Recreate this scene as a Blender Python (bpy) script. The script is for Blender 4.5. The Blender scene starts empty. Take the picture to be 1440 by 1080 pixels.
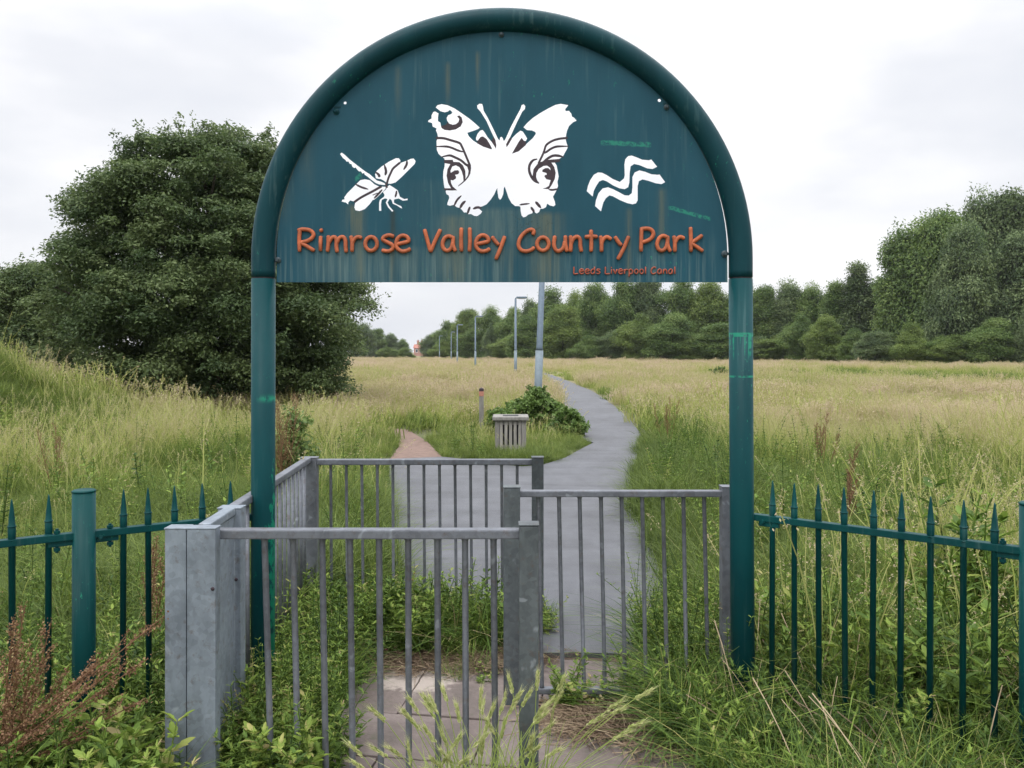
import bpy, bmesh, math, random
import numpy as np
from mathutils import Vector, Matrix, noise

random.seed(7); RNG = np.random.default_rng(7)
F = 1165.0; Y0 = 495.0; EYE = 1.6; CX = 720.0
scn = bpy.context.scene
C = scn.collection
R = math.radians

def P(px, py, Y): return Vector(((px-CX)*Y/F, Y, EYE-(py-Y0)*Y/F))

# ------------------------------------------------------------------ objects
def tag(o, label=None, cat=None, group=None, kind=None):
    if label: o['label'] = label
    if cat: o['category'] = cat
    if group: o['group'] = group
    if kind: o['kind'] = kind
    return o
def thing(name, label, cat, loc=(0,0,0), group=None):
    o = bpy.data.objects.new(name, None); C.objects.link(o); o.location = loc
    o.empty_display_size = .1
    return tag(o, label, cat, group)
def link(name, me, mat, parent=None, smooth=False):
    o = bpy.data.objects.new(name, me); C.objects.link(o)
    if mat is not None: me.materials.append(mat)
    if parent is not None:
        o.parent = parent
        loc = Vector((0,0,0)); p = parent
        while p is not None: loc += p.location; p = p.parent
        me.transform(Matrix.Translation(-loc))
    if smooth:
        me.polygons.foreach_set('use_smooth', [True]*len(me.polygons))
    return o
def bm_obj(name, bm, mat, parent=None, smooth=False):
    bmesh.ops.recalc_face_normals(bm, faces=bm.faces)
    me = bpy.data.meshes.new(name); bm.to_mesh(me); bm.free()
    return link(name, me, mat, parent, smooth)
def box(bm, lo, hi, bev=0.0, M=None):
    r = bmesh.ops.create_cube(bm, size=1.0); vs = r['verts']
    s = [hi[i]-lo[i] for i in range(3)]; c = [(hi[i]+lo[i])/2 for i in range(3)]
    for v in vs: v.co = Vector((v.co.x*s[0]+c[0], v.co.y*s[1]+c[1], v.co.z*s[2]+c[2]))
    if bev > 0:
        es = list({e for v in vs for e in v.link_edges})
        g = bmesh.ops.bevel(bm, geom=es, offset=bev, segments=2, affect='EDGES', profile=.6)
        vs = list({v for f in g['faces'] for v in f.verts} | {v for v in vs if v.is_valid})
    if M is not None:
        for v in vs: v.co = M @ v.co
    return vs
def bar(bm, a, b, w, h, bev=0.0, up=Vector((0,0,1))):
    """box section bar from a to b, w = horizontal width, h = other"""
    a = Vector(a); b = Vector(b); d = b-a; L = d.length; d.normalize()
    if abs(d.dot(up)) > .98: up = Vector((0,1,0))
    s = d.cross(up).normalized(); u = s.cross(d)
    M = Matrix.Translation((a+b)/2) @ Matrix((s, d, u)).transposed().to_4x4()
    box(bm, (-w/2,-L/2,-h/2), (w/2,L/2,h/2), bev, M)
def sweep(bm, pts, rad, n=12, caps=True, ell=None, closed=False):
    """tube along pts. rad float/list; ell=(ax,ay,normal) flattened section"""
    pts = [Vector(p) for p in pts]; N = len(pts)
    rads = rad if isinstance(rad, (list,tuple)) else [rad]*N
    rings = []; ref = None
    for i, p in enumerate(pts):
        if closed: t = pts[(i+1)%N]-pts[i-1]
        else: t = pts[min(i+1,N-1)]-pts[max(i-1,0)]
        if t.length < 1e-9: t = Vector((0,0,1))
        t.normalize()
        if ref is None:
            ref = Vector((0,1,0)) if abs(t.y) < .9 else Vector((1,0,0))
        s = t.cross(ref).normalized(); u = s.cross(t).normalized()
        if ell is None: ref = u
        fl = 1.0 if ell is None else ell
        rings.append([bm.verts.new(p + s*math.cos(2*math.pi*k/n)*rads[i] + u*math.sin(2*math.pi*k/n)*rads[i]*fl) for k in range(n)])
    rng = range(N) if closed else range(N-1)
    for i in rng:
        a = rings[i]; b = rings[(i+1)%N]
        for k in range(n):
            bm.faces.new((a[k], a[(k+1)%n], b[(k+1)%n], b[k]))
    if caps and not closed:
        for rg, p, sg in ((rings[0], pts[0], -1), (rings[-1], pts[-1], 1)):
            bm.faces.new(rg if sg < 0 else rg[::-1])
def catmull(pts, k=5):
    if len(pts) < 3: return [Vector(p) for p in pts]
    pts = [Vector(p) for p in pts]; q = [pts[0]*2-pts[1]]+pts+[pts[-1]*2-pts[-2]]; out = []
    for i in range(1, len(q)-2):
        for j in range(k):
            t = j/k; a,b,c,d = q[i-1],q[i],q[i+1],q[i+2]
            out.append(.5*((2*b)+(c-a)*t+(2*a-5*b+4*c-d)*t*t+(3*b-a-3*c+d)*t**3))
    out.append(pts[-1]); return out

# ------------------------------------------------------------------ materials
def mat(name):
    m = bpy.data.materials.new(name); m.use_nodes = True
    nt = m.node_tree; b = nt.nodes['Principled BSDF']
    return m, nt, b
def N(nt, typ, **kw):
    n = nt.nodes.new(typ)
    for k, v in kw.items():
        if k in ('inp',):
            for a, bb in v.items(): n.inputs[a].default_value = bb
        else: setattr(n, k, v)
    return n
def ramp(nt, fac, stops, interp='LINEAR'):
    r = nt.nodes.new('ShaderNodeValToRGB'); r.color_ramp.interpolation = interp
    el = r.color_ramp.elements
    while len(el) > 1: el.remove(el[0])
    el[0].position = stops[0][0]; el[0].color = (*stops[0][1], 1)
    for p, c in stops[1:]:
        e = el.new(p); e.color = (*c, 1)
    nt.links.new(fac, r.inputs[0]); return r.outputs[0]
def noise_n(nt, scale, detail=4, rough=.55, vec=None, mapscale=None, coord='Object', dist=0):
    tc = nt.nodes.new('ShaderNodeTexCoord'); src = tc.outputs[coord] if vec is None else vec
    if mapscale:
        mp = nt.nodes.new('ShaderNodeMapping'); mp.inputs['Scale'].default_value = mapscale
        nt.links.new(src, mp.inputs[0]); src = mp.outputs[0]
    n = nt.nodes.new('ShaderNodeTexNoise'); n.inputs['Scale'].default_value = scale
    n.inputs['Detail'].default_value = detail; n.inputs['Roughness'].default_value = rough
    n.inputs['Distortion'].default_value = dist
    nt.links.new(src, n.inputs['Vector']); return n.outputs['Fac']
def math_n(nt, op, a, b=None, c=None, clamp=False):
    m = nt.nodes.new('ShaderNodeMath'); m.operation = op; m.use_clamp = clamp
    for i, v in enumerate((a, b, c)):
        if v is None: continue
        if isinstance(v, (int, float)): m.inputs[i].default_value = v
        else: nt.links.new(v, m.inputs[i])
    return m.outputs[0]
def mix(nt, fac, a, b):
    m = nt.nodes.new('ShaderNodeMix'); m.data_type = 'RGBA'
    if isinstance(fac, (int, float)): m.inputs[0].default_value = fac
    else: nt.links.new(fac, m.inputs[0])
    for i, v in ((6, a), (7, b)):
        if isinstance(v, tuple): m.inputs[i].default_value = (*v, 1)
        else: nt.links.new(v, m.inputs[i])
    return m.outputs[2]
def step(nt, v, lo, hi):
    m = nt.nodes.new('ShaderNodeMapRange'); m.clamp = True
    m.inputs[1].default_value = lo; m.inputs[2].default_value = hi
    nt.links.new(v, m.inputs[0]); return m.outputs[0]
def bump(nt, b, h, strength=.3, dist=.01):
    n = nt.nodes.new('ShaderNodeBump'); n.inputs['Strength'].default_value = strength
    n.inputs['Distance'].default_value = dist
    nt.links.new(h, n.inputs['Height']); nt.links.new(n.outputs[0], b.inputs['Normal'])
def sepworld(nt):
    g = nt.nodes.new('ShaderNodeNewGeometry'); s = nt.nodes.new('ShaderNodeSeparateXYZ')
    nt.links.new(g.outputs['Position'], s.inputs[0]); return s.outputs, g.outputs['Position']

def gauss(nt, v, c, w):
    d = math_n(nt, 'SUBTRACT', v, c); d = math_n(nt, 'DIVIDE', d, w); d = math_n(nt, 'MULTIPLY', d, d)
    return math_n(nt, 'POWER', 2.718, math_n(nt, 'MULTIPLY', d, -1.0))

def teal_paint(name, base, dark, marks=None, chips=.0, rough=.38):
    m, nt, b = mat(name)
    so, pos = sepworld(nt)
    n1 = noise_n(nt, 3.0, 5, .6, vec=pos, mapscale=(2,2,.6))
    col = mix(nt, step(nt, n1, .35, .7), dark, base)
    # chalky vertical runs
    n2 = noise_n(nt, 1.0, 3, .6, vec=pos, mapscale=(48,48,2.2))
    n3 = noise_n(nt, 2.0, 2, .5, vec=pos)
    f = math_n(nt, 'MULTIPLY', step(nt, n2, .56, .74), step(nt, n3, .42, .62))
    col = mix(nt, math_n(nt, 'MULTIPLY', f, .35), col, (.13,.21,.20))
    # scuffs of the brighter green undercoat
    sc = noise_n(nt, 60, 4, .75, vec=pos, mapscale=(1,1,.45))
    sb = noise_n(nt, 2.6, 2, .5, vec=pos, mapscale=(1,1,.6))
    f2 = math_n(nt, 'MULTIPLY', step(nt, sc, .63, .68), step(nt, sb, .5, .62))
    col = mix(nt, math_n(nt, 'MULTIPLY', f2, .8), col, (.02,.22,.13))
    if marks: col = marks(nt, so, pos, col)
    nt.links.new(col, b.inputs['Base Color'])
    rn = noise_n(nt, 14, 4, .6, vec=pos)
    nt.links.new(math_n(nt, 'MULTIPLY_ADD', rn, .25, rough-.06), b.inputs['Roughness']); b.inputs['Specular IOR Level'].default_value = .13
    bump(nt, b, noise_n(nt, 90, 3, .6, vec=pos), .12, .002)
    return m

def post_marks(nt, so, pos, col):
    x, y, z = so[0], so[1], so[2]
    right = step(nt, x, .3, .4)
    left = math_n(nt, 'SUBTRACT', 1.0, right)
    # band of green spray with drips on the right post
    dr = noise_n(nt, 1.0, 2, .5, vec=pos, mapscale=(60,60,3))
    zt = 1.6+25*.003004
    ln = math_n(nt, 'MULTIPLY', step(nt, z, zt-.013, zt-.009), math_n(nt, 'SUBTRACT', 1.0, step(nt, z, zt+.004, zt+.007)))
    drl = math_n(nt, 'MULTIPLY', step(nt, dr, .52, .56), math_n(nt, 'MULTIPLY', step(nt, z, zt-.11, zt-.07), math_n(nt, 'SUBTRACT', 1.0, step(nt, z, zt-.002, zt+.002))))
    z2 = 1.6-34*.003004
    l2 = math_n(nt, 'MULTIPLY', step(nt, z, z2-.006, z2-.003), math_n(nt, 'SUBTRACT', 1.0, step(nt, z, z2+.002, z2+.005)))
    f = math_n(nt, 'MAXIMUM', math_n(nt, 'MAXIMUM', ln, drl), l2)
    f = math_n(nt, 'MULTIPLY', f, right)
    f = math_n(nt, 'MULTIPLY', f, step(nt, noise_n(nt, 45, 3, .6, vec=pos), .38, .5))
    # scraped right flank of the left post
    sc = noise_n(nt, 34, 5, .7, vec=pos, mapscale=(1,1,.5))
    edge = step(nt, x, -1.052, -1.008)
    low = math_n(nt, 'SUBTRACT', 1.0, step(nt, z, .85, 1.25))
    thr = math_n(nt, 'ADD', sc, math_n(nt, 'MULTIPLY', math_n(nt, 'MULTIPLY', edge, low), .26))
    g = math_n(nt, 'MULTIPLY', step(nt, thr, .68, .74), left)
    g = math_n(nt, 'MULTIPLY', g, math_n(nt, 'SUBTRACT', 1.0, step(nt, z, 1.35, 1.45)))
    zb = 1.6-65*.003004
    bl = math_n(nt, 'MULTIPLY', gauss(nt, z, zb, .012), math_n(nt, 'MULTIPLY', left, step(nt, x, -1.07, -1.03)))
    g = math_n(nt, 'MAXIMUM', g, math_n(nt, 'MULTIPLY', bl, step(nt, sc, .4, .5)))
    f = math_n(nt, 'MAXIMUM', f, g)
    return mix(nt, math_n(nt, 'MULTIPLY', f, .8), col, (.008,.19,.11))

def panel_marks(nt, so, pos, col):
    x, z = so[0], so[2]
    def X(px): return (px-CX)*3.5/F
    def Z(py): return EYE-(py-Y0)*3.5/F
    st = noise_n(nt, 1.0, 4, .65, vec=pos, mapscale=(55,1,1.6))
    low = math_n(nt, 'SUBTRACT', 1.0, step(nt, z, Z(375), Z(325)))
    f = math_n(nt, 'MULTIPLY', step(nt, st, .47, .72), low)
    col = mix(nt, math_n(nt, 'MULTIPLY', f, .62), col, (.16,.23,.22))
    # algae runs under the cut-outs
    st2 = noise_n(nt, 1.0, 5, .7, vec=pos, mapscale=(80,1,3.0))
    for cx, w, top, bot, a in ((640,17,300,400,.55),(768,20,296,400,.6),(700,45,290,345,.35),(507,6,292,400,.55),(553,4,292,390,.7),
                               (497,12,285,330,.5),(884,4,290,400,.5),(930,6,262,350,.4),(400,10,230,300,.25),(715,12,345,400,.25),
                               (555,60,345,400,.3),(470,40,345,400,.25),(645,60,250,400,.15),(432,8,150,260,.25),(560,4,90,150,.4),(672,3,70,110,.45),(630,4,85,135,.4)):
        g = gauss(nt, x, X(cx), w*.003)
        v = math_n(nt, 'MULTIPLY', math_n(nt, 'SUBTRACT', 1.0, step(nt, z, Z(top+8), Z(top))), step(nt, z, Z(bot+25), Z(bot-20)))
        g = math_n(nt, 'MULTIPLY', math_n(nt, 'MULTIPLY', g, v), step(nt, st2, .3, .62))
        cc = (.035,.035,.022) if cx in (553,) else ((.12,.13,.09) if w < 30 else (.14,.19,.17))
        col = mix(nt, math_n(nt, 'MULTIPLY', g, min(1, a*1.35)), col, cc)
    # green pen strokes
    wob = noise_n(nt, 30, 3, .6, vec=pos)
    for x0, y0, x1, y1, w in ((845,201,915,204,4),(940,292,998,308,3.4),(508,246,500,252,5)):
        sl = (Z(y1)-Z(y0))/(X(x1)-X(x0))
        d = math_n(nt, 'SUBTRACT', z, math_n(nt, 'MULTIPLY_ADD', x, sl, Z(y0)-sl*X(x0)))
        d = math_n(nt, 'ADD', d, math_n(nt, 'MULTIPLY_ADD', wob, .018, -.009))
        d = math_n(nt, 'ABSOLUTE', d)
        f = math_n(nt, 'SUBTRACT', 1.0, step(nt, d, w*.0015, w*.003))
        a, b_ = min(X(x0), X(x1)), max(X(x0), X(x1))
        f = math_n(nt, 'MULTIPLY', f, math_n(nt, 'MULTIPLY', step(nt, x, a-.004, a+.004), math_n(nt, 'SUBTRACT', 1.0, step(nt, x, b_-.004, b_+.004))))
        f = math_n(nt, 'MULTIPLY', f, step(nt, noise_n(nt, 70, 3, .7, vec=pos), .36, .52))
        col = mix(nt, math_n(nt, 'MULTIPLY', f, .75), col, (.03,.24,.16))
    # moss specks
    sp = noise_n(nt, 120, 3, .7, vec=pos)
    sm = math_n(nt, 'MULTIPLY', gauss(nt, z, Z(315), .06), gauss(nt, x, X(745), .09))
    col = mix(nt, math_n(nt, 'MULTIPLY', step(nt, sp, .58, .64), math_n(nt, 'MULTIPLY', sm, .8)), col, (.03,.035,.02))
    return col

M_post = teal_paint('teal_post_paint', (.004,.056,.062), (.003,.038,.045), post_marks)
M_hoop = teal_paint('teal_hoop_paint', (.006,.048,.060), (.005,.036,.046))
M_panel = teal_paint('teal_sign_paint', (.020,.080,.112), (.015,.064,.092), panel_marks, rough=.42)
M_rail = teal_paint('teal_railing_paint', (.004,.060,.060), (.003,.038,.040))

def simple(name, col, rough=.6, metal=0, var=.25, scale=20, bmp=.2, mapscale=None):
    m, nt, b = mat(name)
    n = noise_n(nt, scale, 5, .6, mapscale=mapscale)
    c = mix(nt, step(nt, n, .3, .7), tuple(x*(1-var) for x in col), tuple(min(1, x*(1+var)) for x in col))
    nt.links.new(c, b.inputs['Base Color'])
    b.inputs['Roughness'].default_value = rough; b.inputs['Metallic'].default_value = metal
    if bmp: bump(nt, b, noise_n(nt, scale*3, 4, .6, mapscale=mapscale), bmp, .003)
    return m
M_letter = simple('orange_letter_paint', (.40,.10,.036), .65, 0, .34, 28, .3)
M_letter2 = simple('faded_orange_paint', (.32,.07,.035), .6, 0, .35, 90, .1)
M_strap = simple('rusty_dark_steel', (.036,.022,.03), .6, .1, .3, 60)
M_bolt = simple('bolt_steel', (.05,.07,.08), .5, .5, .3, 50)

def galv(name, c0, c1, metal=.35):
    m, nt, b = mat(name)
    so, pos = sepworld(nt)
    v = nt.nodes.new('ShaderNodeTexVoronoi'); v.inputs['Scale'].default_value = 55
    nt.links.new(pos, v.inputs['Vector'])
    sv = nt.nodes.new('ShaderNodeSeparateColor'); nt.links.new(v.outputs['Color'], sv.inputs[0])
    n = noise_n(nt, 5, 6, .65, vec=pos, mapscale=(1,1,.6))
    n2 = noise_n(nt, 30, 4, .7, vec=pos, mapscale=(1,1,.3))
    f = math_n(nt, 'ADD', math_n(nt, 'MULTIPLY', n, .75), math_n(nt, 'MULTIPLY', sv.outputs[0], .12))
    f = math_n(nt, 'ADD', f, math_n(nt, 'MULTIPLY', n2, .2))
    c = mix(nt, step(nt, f, .38, .72), c0, c1)
    # white zinc bloom blotches
    w = noise_n(nt, 9, 3, .5, vec=pos, dist=1.2)
    c = mix(nt, math_n(nt, 'MULTIPLY', step(nt, w, .66, .72), .35), c, (.42,.46,.5))
    # a little brown dirt
    d = noise_n(nt, 24, 5, .7, vec=pos)
    c = mix(nt, math_n(nt, 'MULTIPLY', step(nt, d, .56, .7), .6), c, (.10,.075,.06))
    nt.links.new(c, b.inputs['Base Color']); b.inputs['Metallic'].default_value = metal
    nt.links.new(math_n(nt, 'MULTIPLY_ADD', n2, .3, .38), b.inputs['Roughness'])
    bump(nt, b, n2, .15, .002)
    return m
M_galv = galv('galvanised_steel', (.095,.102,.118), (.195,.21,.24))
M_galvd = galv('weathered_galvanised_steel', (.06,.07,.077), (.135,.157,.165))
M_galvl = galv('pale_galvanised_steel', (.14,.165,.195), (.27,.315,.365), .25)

def foliage(name, stops, trans=.25, rough=.6, inst=True, spec=.25):
    m, nt, b = mat(name)
    at = nt.nodes.new('ShaderNodeAttribute'); at.attribute_name = 'tint'; at.attribute_type = 'GEOMETRY'
    f = at.outputs['Fac']
    if inst:
        ai = nt.nodes.new('ShaderNodeAttribute'); ai.attribute_name = 'shift'; ai.attribute_type = 'INSTANCER'
        f = math_n(nt, 'ADD', f, ai.outputs['Fac'], clamp=True)
    c = ramp(nt, f, stops)
    nt.links.new(c, b.inputs['Base Color']); b.inputs['Roughness'].default_value = rough
    b.inputs['Specular IOR Level'].default_value = spec
    tr = nt.nodes.new('ShaderNodeBsdfTranslucent'); nt.links.new(c, tr.inputs[0])
    ms = nt.nodes.new('ShaderNodeMixShader'); ms.inputs[0].default_value = trans
    out = nt.nodes['Material Output']
    nt.links.new(b.outputs[0], ms.inputs[1]); nt.links.new(tr.outputs[0], ms.inputs[2])
    nt.links.new(ms.outputs[0], out.inputs[0])
    return m
GR = [(0,(.070,.110,.024)), (.25,(.205,.270,.056)), (.5,(.345,.395,.100)), (.68,(.41,.385,.165)), (.85,(.49,.41,.27)), (1,(.57,.46,.35))]
M_grass = foliage('meadow_grass_blades', GR, .38)
M_weed = foliage('weed_leaves', [(0,(.035,.072,.015)), (.4,(.12,.20,.034)), (.7,(.26,.35,.065)), (.85,(.36,.34,.12)), (1,(.46,.36,.21))], .32)
M_dock = foliage('dock_seeds', [(0,(.07,.034,.020)), (.5,(.17,.085,.048)), (.8,(.27,.17,.085)), (1,(.30,.27,.11))], .15, inst=False)
M_barley = foliage('barley_heads', [(0,(.10,.16,.03)), (.5,(.30,.37,.10)), (1,(.66,.64,.34))], .3, inst=False)
M_litter = foliage('dry_stalks', [(0,(.09,.06,.038)), (.5,(.20,.14,.09)), (1,(.38,.30,.19))], .1)
def leafmat(name, d, m_, l, tr=.22): return foliage(name, [(0,d), (.55,m_), (1,l)], tr, .55, inst=False, spec=.3)
M_leafA = leafmat('dark_elder_leaves', (.050,.086,.034), (.110,.158,.058), (.21,.265,.11), .38)
M_leafB = leafmat('mid_green_leaves', (.055,.102,.030), (.135,.210,.058), (.27,.35,.11), .38)
M_leafC = leafmat('grey_green_willow_leaves', (.060,.100,.044), (.145,.205,.085), (.27,.335,.15), .38)
M_leafD = leafmat('yellow_green_leaves', (.08,.13,.034), (.165,.235,.058), (.28,.35,.10), .38)
M_leafE = leafmat('dark_spruce_needles', (.045,.075,.038), (.08,.115,.058), (.14,.18,.09), .4)
M_leafF = leafmat('bright_shrub_leaves', (.06,.11,.025), (.13,.21,.05), (.21,.30,.09), .4)
M_bark = simple('bark', (.055,.045,.035), .9, 0, .4, 12, .5)

# ------------------------------------------------------------------ path shapes (world x,y)
def G(px, py): Y = EYE*F/(py-Y0); return ((px-CX)*Y/F, Y)
def GL(px, py, h=.42):          # edge hidden by grass tips of height h in front of it
    Y = (EYE-h)*F/(py-Y0); return ((px-CX)*Y/F, Y)
right_edge = [(1.05,3.9),(.98,4.35),(.93,4.9),G(925,800),G(905,740),G(891,689),G(893,660),G(897,634),G(901,612),G(885,591),G(860,569),G(833,551),G(800,537),(2.75,56),(1.9,72),(.6,92),(-2.5,120),(-8,160)]
left_edge = [(-10,160),(-5,120),(-1.6,92),(1.2,72),(1.9,56),GL(786,541),GL(799,556),GL(812,572),GL(821,588),(1.42,14.4),G(817,634),G(795,646),G(765,656),G(735,659),G(700,655),G(650,648),G(622,645)]
brick = [G(548,648),G(562,628),G(551,612),G(553,604),G(574,606),G(600,622),G(625,648)]
asph = right_edge + left_edge + [G(548,648),G(546,700),G(545,760),(-.93,6.2),(-.80,5.2),(-.55,4.72),(-.15,4.40),(.1,4.32),(.35,4.33),(.72,4.3)]
def dense(poly, k=1):
    return poly
def inpoly(px, py, poly):
    x = np.asarray(px); y = np.asarray(py); c = np.zeros(x.shape, bool); n = len(poly)
    for i in range(n):
        x1, y1 = poly[i]; x2, y2 = poly[(i+1)%n]
        if y1 == y2: continue
        t = ((y1 > y) != (y2 > y)) & (x < (x2-x1)*(y-y1)/(y2-y1)+x1)
        c ^= t
    return c
def distpoly(px, py, poly):
    x = np.asarray(px); y = np.asarray(py); d = np.full(x.shape, 1e9); n = len(poly)
    for i in range(n):
        x1, y1 = poly[i]; x2, y2 = poly[(i+1)%n]; dx, dy = x2-x1, y2-y1
        t = np.clip(((x-x1)*dx+(y-y1)*dy)/(dx*dx+dy*dy+1e-12), 0, 1)
        d = np.minimum(d, np.hypot(x-x1-t*dx, y-y1-t*dy))
    return d
def Hn(x, y):
    x = np.asarray(x, float); y = np.asarray(y, float)
    h = 1.9*np.exp(-((x+11.0)/3.0)**2-((y-14)/3.6)**2)
    h += .9*np.exp(-((x+22)/9.0)**2-((y-30)/9.)**2)
    return h

# ------------------------------------------------------------------ ground
m, nt, b = mat('meadow_ground')
so, pos = sepworld(nt)
n1 = noise_n(nt, .35, 5, .6, vec=pos); n2 = noise_n(nt, 14, 5, .7, vec=pos)
near = ramp(nt, n2, [(.3,(.035,.045,.018)), (.55,(.075,.085,.03)), (.75,(.14,.12,.06))])
far = ramp(nt, n1, [(.3,(.13,.14,.05)), (.5,(.20,.175,.085)), (.7,(.27,.22,.13))])
c = mix(nt, step(nt, so[1], 12, 60), near, far)
nt.links.new(c, b.inputs['Base Color']); b.inputs['Roughness'].default_value = .95
M_ground = m
def grid(name, xs, ys, z, mat_, kind='structure'):
    X, Yg = np.meshgrid(xs, ys); Z = Hn(X, Yg)+z
    v = np.stack([X, Yg, Z], -1).reshape(-1, 3); nx = len(xs); ny = len(ys)
    f = [(j*nx+i, j*nx+i+1, (j+1)*nx+i+1, (j+1)*nx+i) for j in range(ny-1) for i in range(nx-1)]
    me = bpy.data.meshes.new(name); me.from_pydata(v.tolist(), [], f)
    o = link(name, me, mat_, smooth=True); o['kind'] = kind; return o
xs = np.unique(np.concatenate([np.linspace(-3000,-60,8), np.linspace(-60,60,121), np.linspace(60,3000,8)]))
ys = np.unique(np.concatenate([np.linspace(-400,-10,5), np.linspace(-10,60,71), np.linspace(60,4000,12)]))
grid('ground', xs, ys, 0, M_ground)

def poly_sheet(name, pts, z, mat_, thick=0.0):
    bm = bmesh.new(); vs = [bm.verts.new((x, y, z)) for x, y in pts]
    f = bm.faces.new(vs)
    if f.normal.z < 0 or True:
        bm.normal_update()
        if f.normal.z < 0: f.normal_flip()
    if thick:
        r = bmesh.ops.extrude_face_region(bm, geom=[f])
        for v in r['geom']:
            if isinstance(v, bmesh.types.BMVert): v.co.z -= thick
    bmesh.ops.triangulate(bm, faces=[q for q in bm.faces if len(q.verts) > 4])
    o = bm_obj(name, bm, mat_); o['kind'] = 'structure'; return o
m, nt, b = mat('asphalt')
so, pos = sepworld(nt)
a1 = noise_n(nt, 1.1, 6, .62, vec=pos, mapscale=(1,.45,1)); a2 = noise_n(nt, 160, 3, .7, vec=pos); a3 = noise_n(nt, 5, 5, .7, vec=pos, mapscale=(1,.5,1))
a4 = noise_n(nt, 1.0, 5, .65, vec=pos, mapscale=(.5,2.4,1), dist=.5)
f = math_n(nt, 'ADD', math_n(nt, 'MULTIPLY', a1, .35), math_n(nt, 'ADD', math_n(nt, 'MULTIPLY', a2, .28), math_n(nt, 'ADD', math_n(nt, 'MULTIPLY', a3, .22), math_n(nt, 'MULTIPLY', a4, .32))))
c = ramp(nt, f, [(.44,(.032,.034,.039)), (.54,(.064,.067,.076)), (.62,(.088,.092,.104)), (.74,(.128,.132,.146))])
nt.links.new(c, b.inputs['Base Color']); 
nt.links.new(math_n(nt, 'MULTIPLY_ADD', a1, .3, .5), b.inputs['Roughness'])
bump(nt, b, a2, .4, .004)
M_asph = m
poly_sheet('asphalt_path', asph, .03, M_asph, .06)
M_brick = simple('brick_path_dust', (.165,.108,.086), .9, 0, .25, 9, .4)
poly_sheet('brick_path', brick, .022, M_brick, .04)

# paving under the gates: bedding + individually laid flags in one structure
m, nt, b = mat('flagstone')
so, pos = sepworld(nt)
p1 = noise_n(nt, 2.3, 6, .65, vec=pos, dist=.6); p2 = noise_n(nt, 45, 5, .75, vec=pos); p3 = noise_n(nt, 7, 5, .7, vec=pos)
c = ramp(nt, math_n(nt, 'ADD', math_n(nt, 'MULTIPLY', p1, .55), math_n(nt, 'ADD', math_n(nt, 'MULTIPLY', p3, .3), math_n(nt, 'MULTIPLY', p2, .2))),
         [(.38,(.075,.062,.052)), (.52,(.135,.105,.095)), (.68,(.20,.165,.15))])
pw = math_n(nt, 'MULTIPLY', gauss(nt, so[0], -.45, .2), gauss(nt, so[1], 4.0, .2))
pw = math_n(nt, 'ADD', pw, math_n(nt, 'MULTIPLY', math_n(nt, 'SUBTRACT', p3, .5), 1.2))
c = mix(nt, math_n(nt, 'MULTIPLY', step(nt, pw, .34, .5), .8), c, (.36,.31,.27))
pm = noise_n(nt, 11, 5, .7, vec=pos)
c = mix(nt, math_n(nt, 'MULTIPLY', step(nt, pm, .6, .7), .5), c, (.06,.07,.03))
nt.links.new(c, b.inputs['Base Color']); b.inputs['Roughness'].default_value = .75
bump(nt, b, math_n(nt, 'ADD', p2, p3), .5, .006)
M_flag = m
M_soil = simple('brown_soil', (.085,.06,.043), .95, 0, .5, 22, .8)
poly_sheet('soil', [(-1.6,1.5),(1.9,1.5),(2.0,3.6),(1.0,4.5),(.2,4.9),(-1.3,4.9),(-1.6,3.6)], .004, M_soil)
bm = bmesh.new()
rs = random.Random(3)
ang = R(-9)
for r_ in range(-1, 9):
    y = 1.6+r_*.38; xoff = rs.uniform(-.15,.15)
    x = -1.25+xoff
    while x < 1.2:
        w = rs.choice((.45,.6,.6,.75)); g = .0035
        cx, cy = x+w/2, y+.19
        wx = cx*math.cos(ang)-(cy-3)*math.sin(ang); wy = 3+cx*math.sin(ang)+(cy-3)*math.cos(ang)
        keep = (-1.0 < wx < .38 and wy < 4.35) or (.1 < wx < .75 and wy > 3.95 and wy < 4.25)
        if keep:
            t = rs.uniform(-.006,.006)
            M = Matrix.Translation((wx, wy, .012+t)) @ Matrix.Rotation(ang+rs.uniform(-.012,.012), 4, 'Z') @ Matrix.Rotation(rs.uniform(-.01,.01), 4, 'X')
            box(bm, (-w/2+g,-.19+g,-.03), (w/2-g,.19-g,.02), .006, M)
        x += w
o = bm_obj('paving', bm, M_flag); o['kind'] = 'structure'
M_tar = simple('brown_tarmac', (.105,.09,.082), .8, 0, .3, 7, .6)
poly_sheet('tarmac_apron', [(.12,1.5),(1.0,1.5),(.8,2.9),(.62,3.25),(.42,3.42),(.2,3.46),(.13,3.3)], .036, M_tar, .03)

# ------------------------------------------------------------------ entrance arch
SY = 3.5; K = SY/F
arch = thing('entrance_arch', 'tall round-topped teal steel entrance arch carrying the park sign panel', 'arch', (-.042, SY, 0))
cxw = (706-CX)*K; czw = EYE-(364-Y0)*K; RR = 335.5*K; tr = 16.5*K; zj = EYE-(391-Y0)*K
for s in (-1, 1):
    bm = bmesh.new(); x = cxw+s*RR
    dx = .004*(-1 if s < 0 else 3)
    sweep(bm, [(x+dx, SY, -.15), (x+dx*.4, SY, .9), (x, SY, zj-.004)], tr, 40)
    bm_obj('post', bm, M_post, arch, True)
    bm = bmesh.new(); sweep(bm, [(x, SY, zj-.008), (x, SY, zj+.006)], tr*.94, 32); bm_obj('joint_ring', bm, M_strap, arch, True)
bm = bmesh.new()
pts = [(cxw-RR, SY, zj+.002), (cxw-RR, SY, zj+.03)]
for i in range(0, 73):
    a = math.pi-math.pi*i/72; pts.append((cxw+RR*math.cos(a), SY, czw+RR*math.sin(a)))
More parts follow.
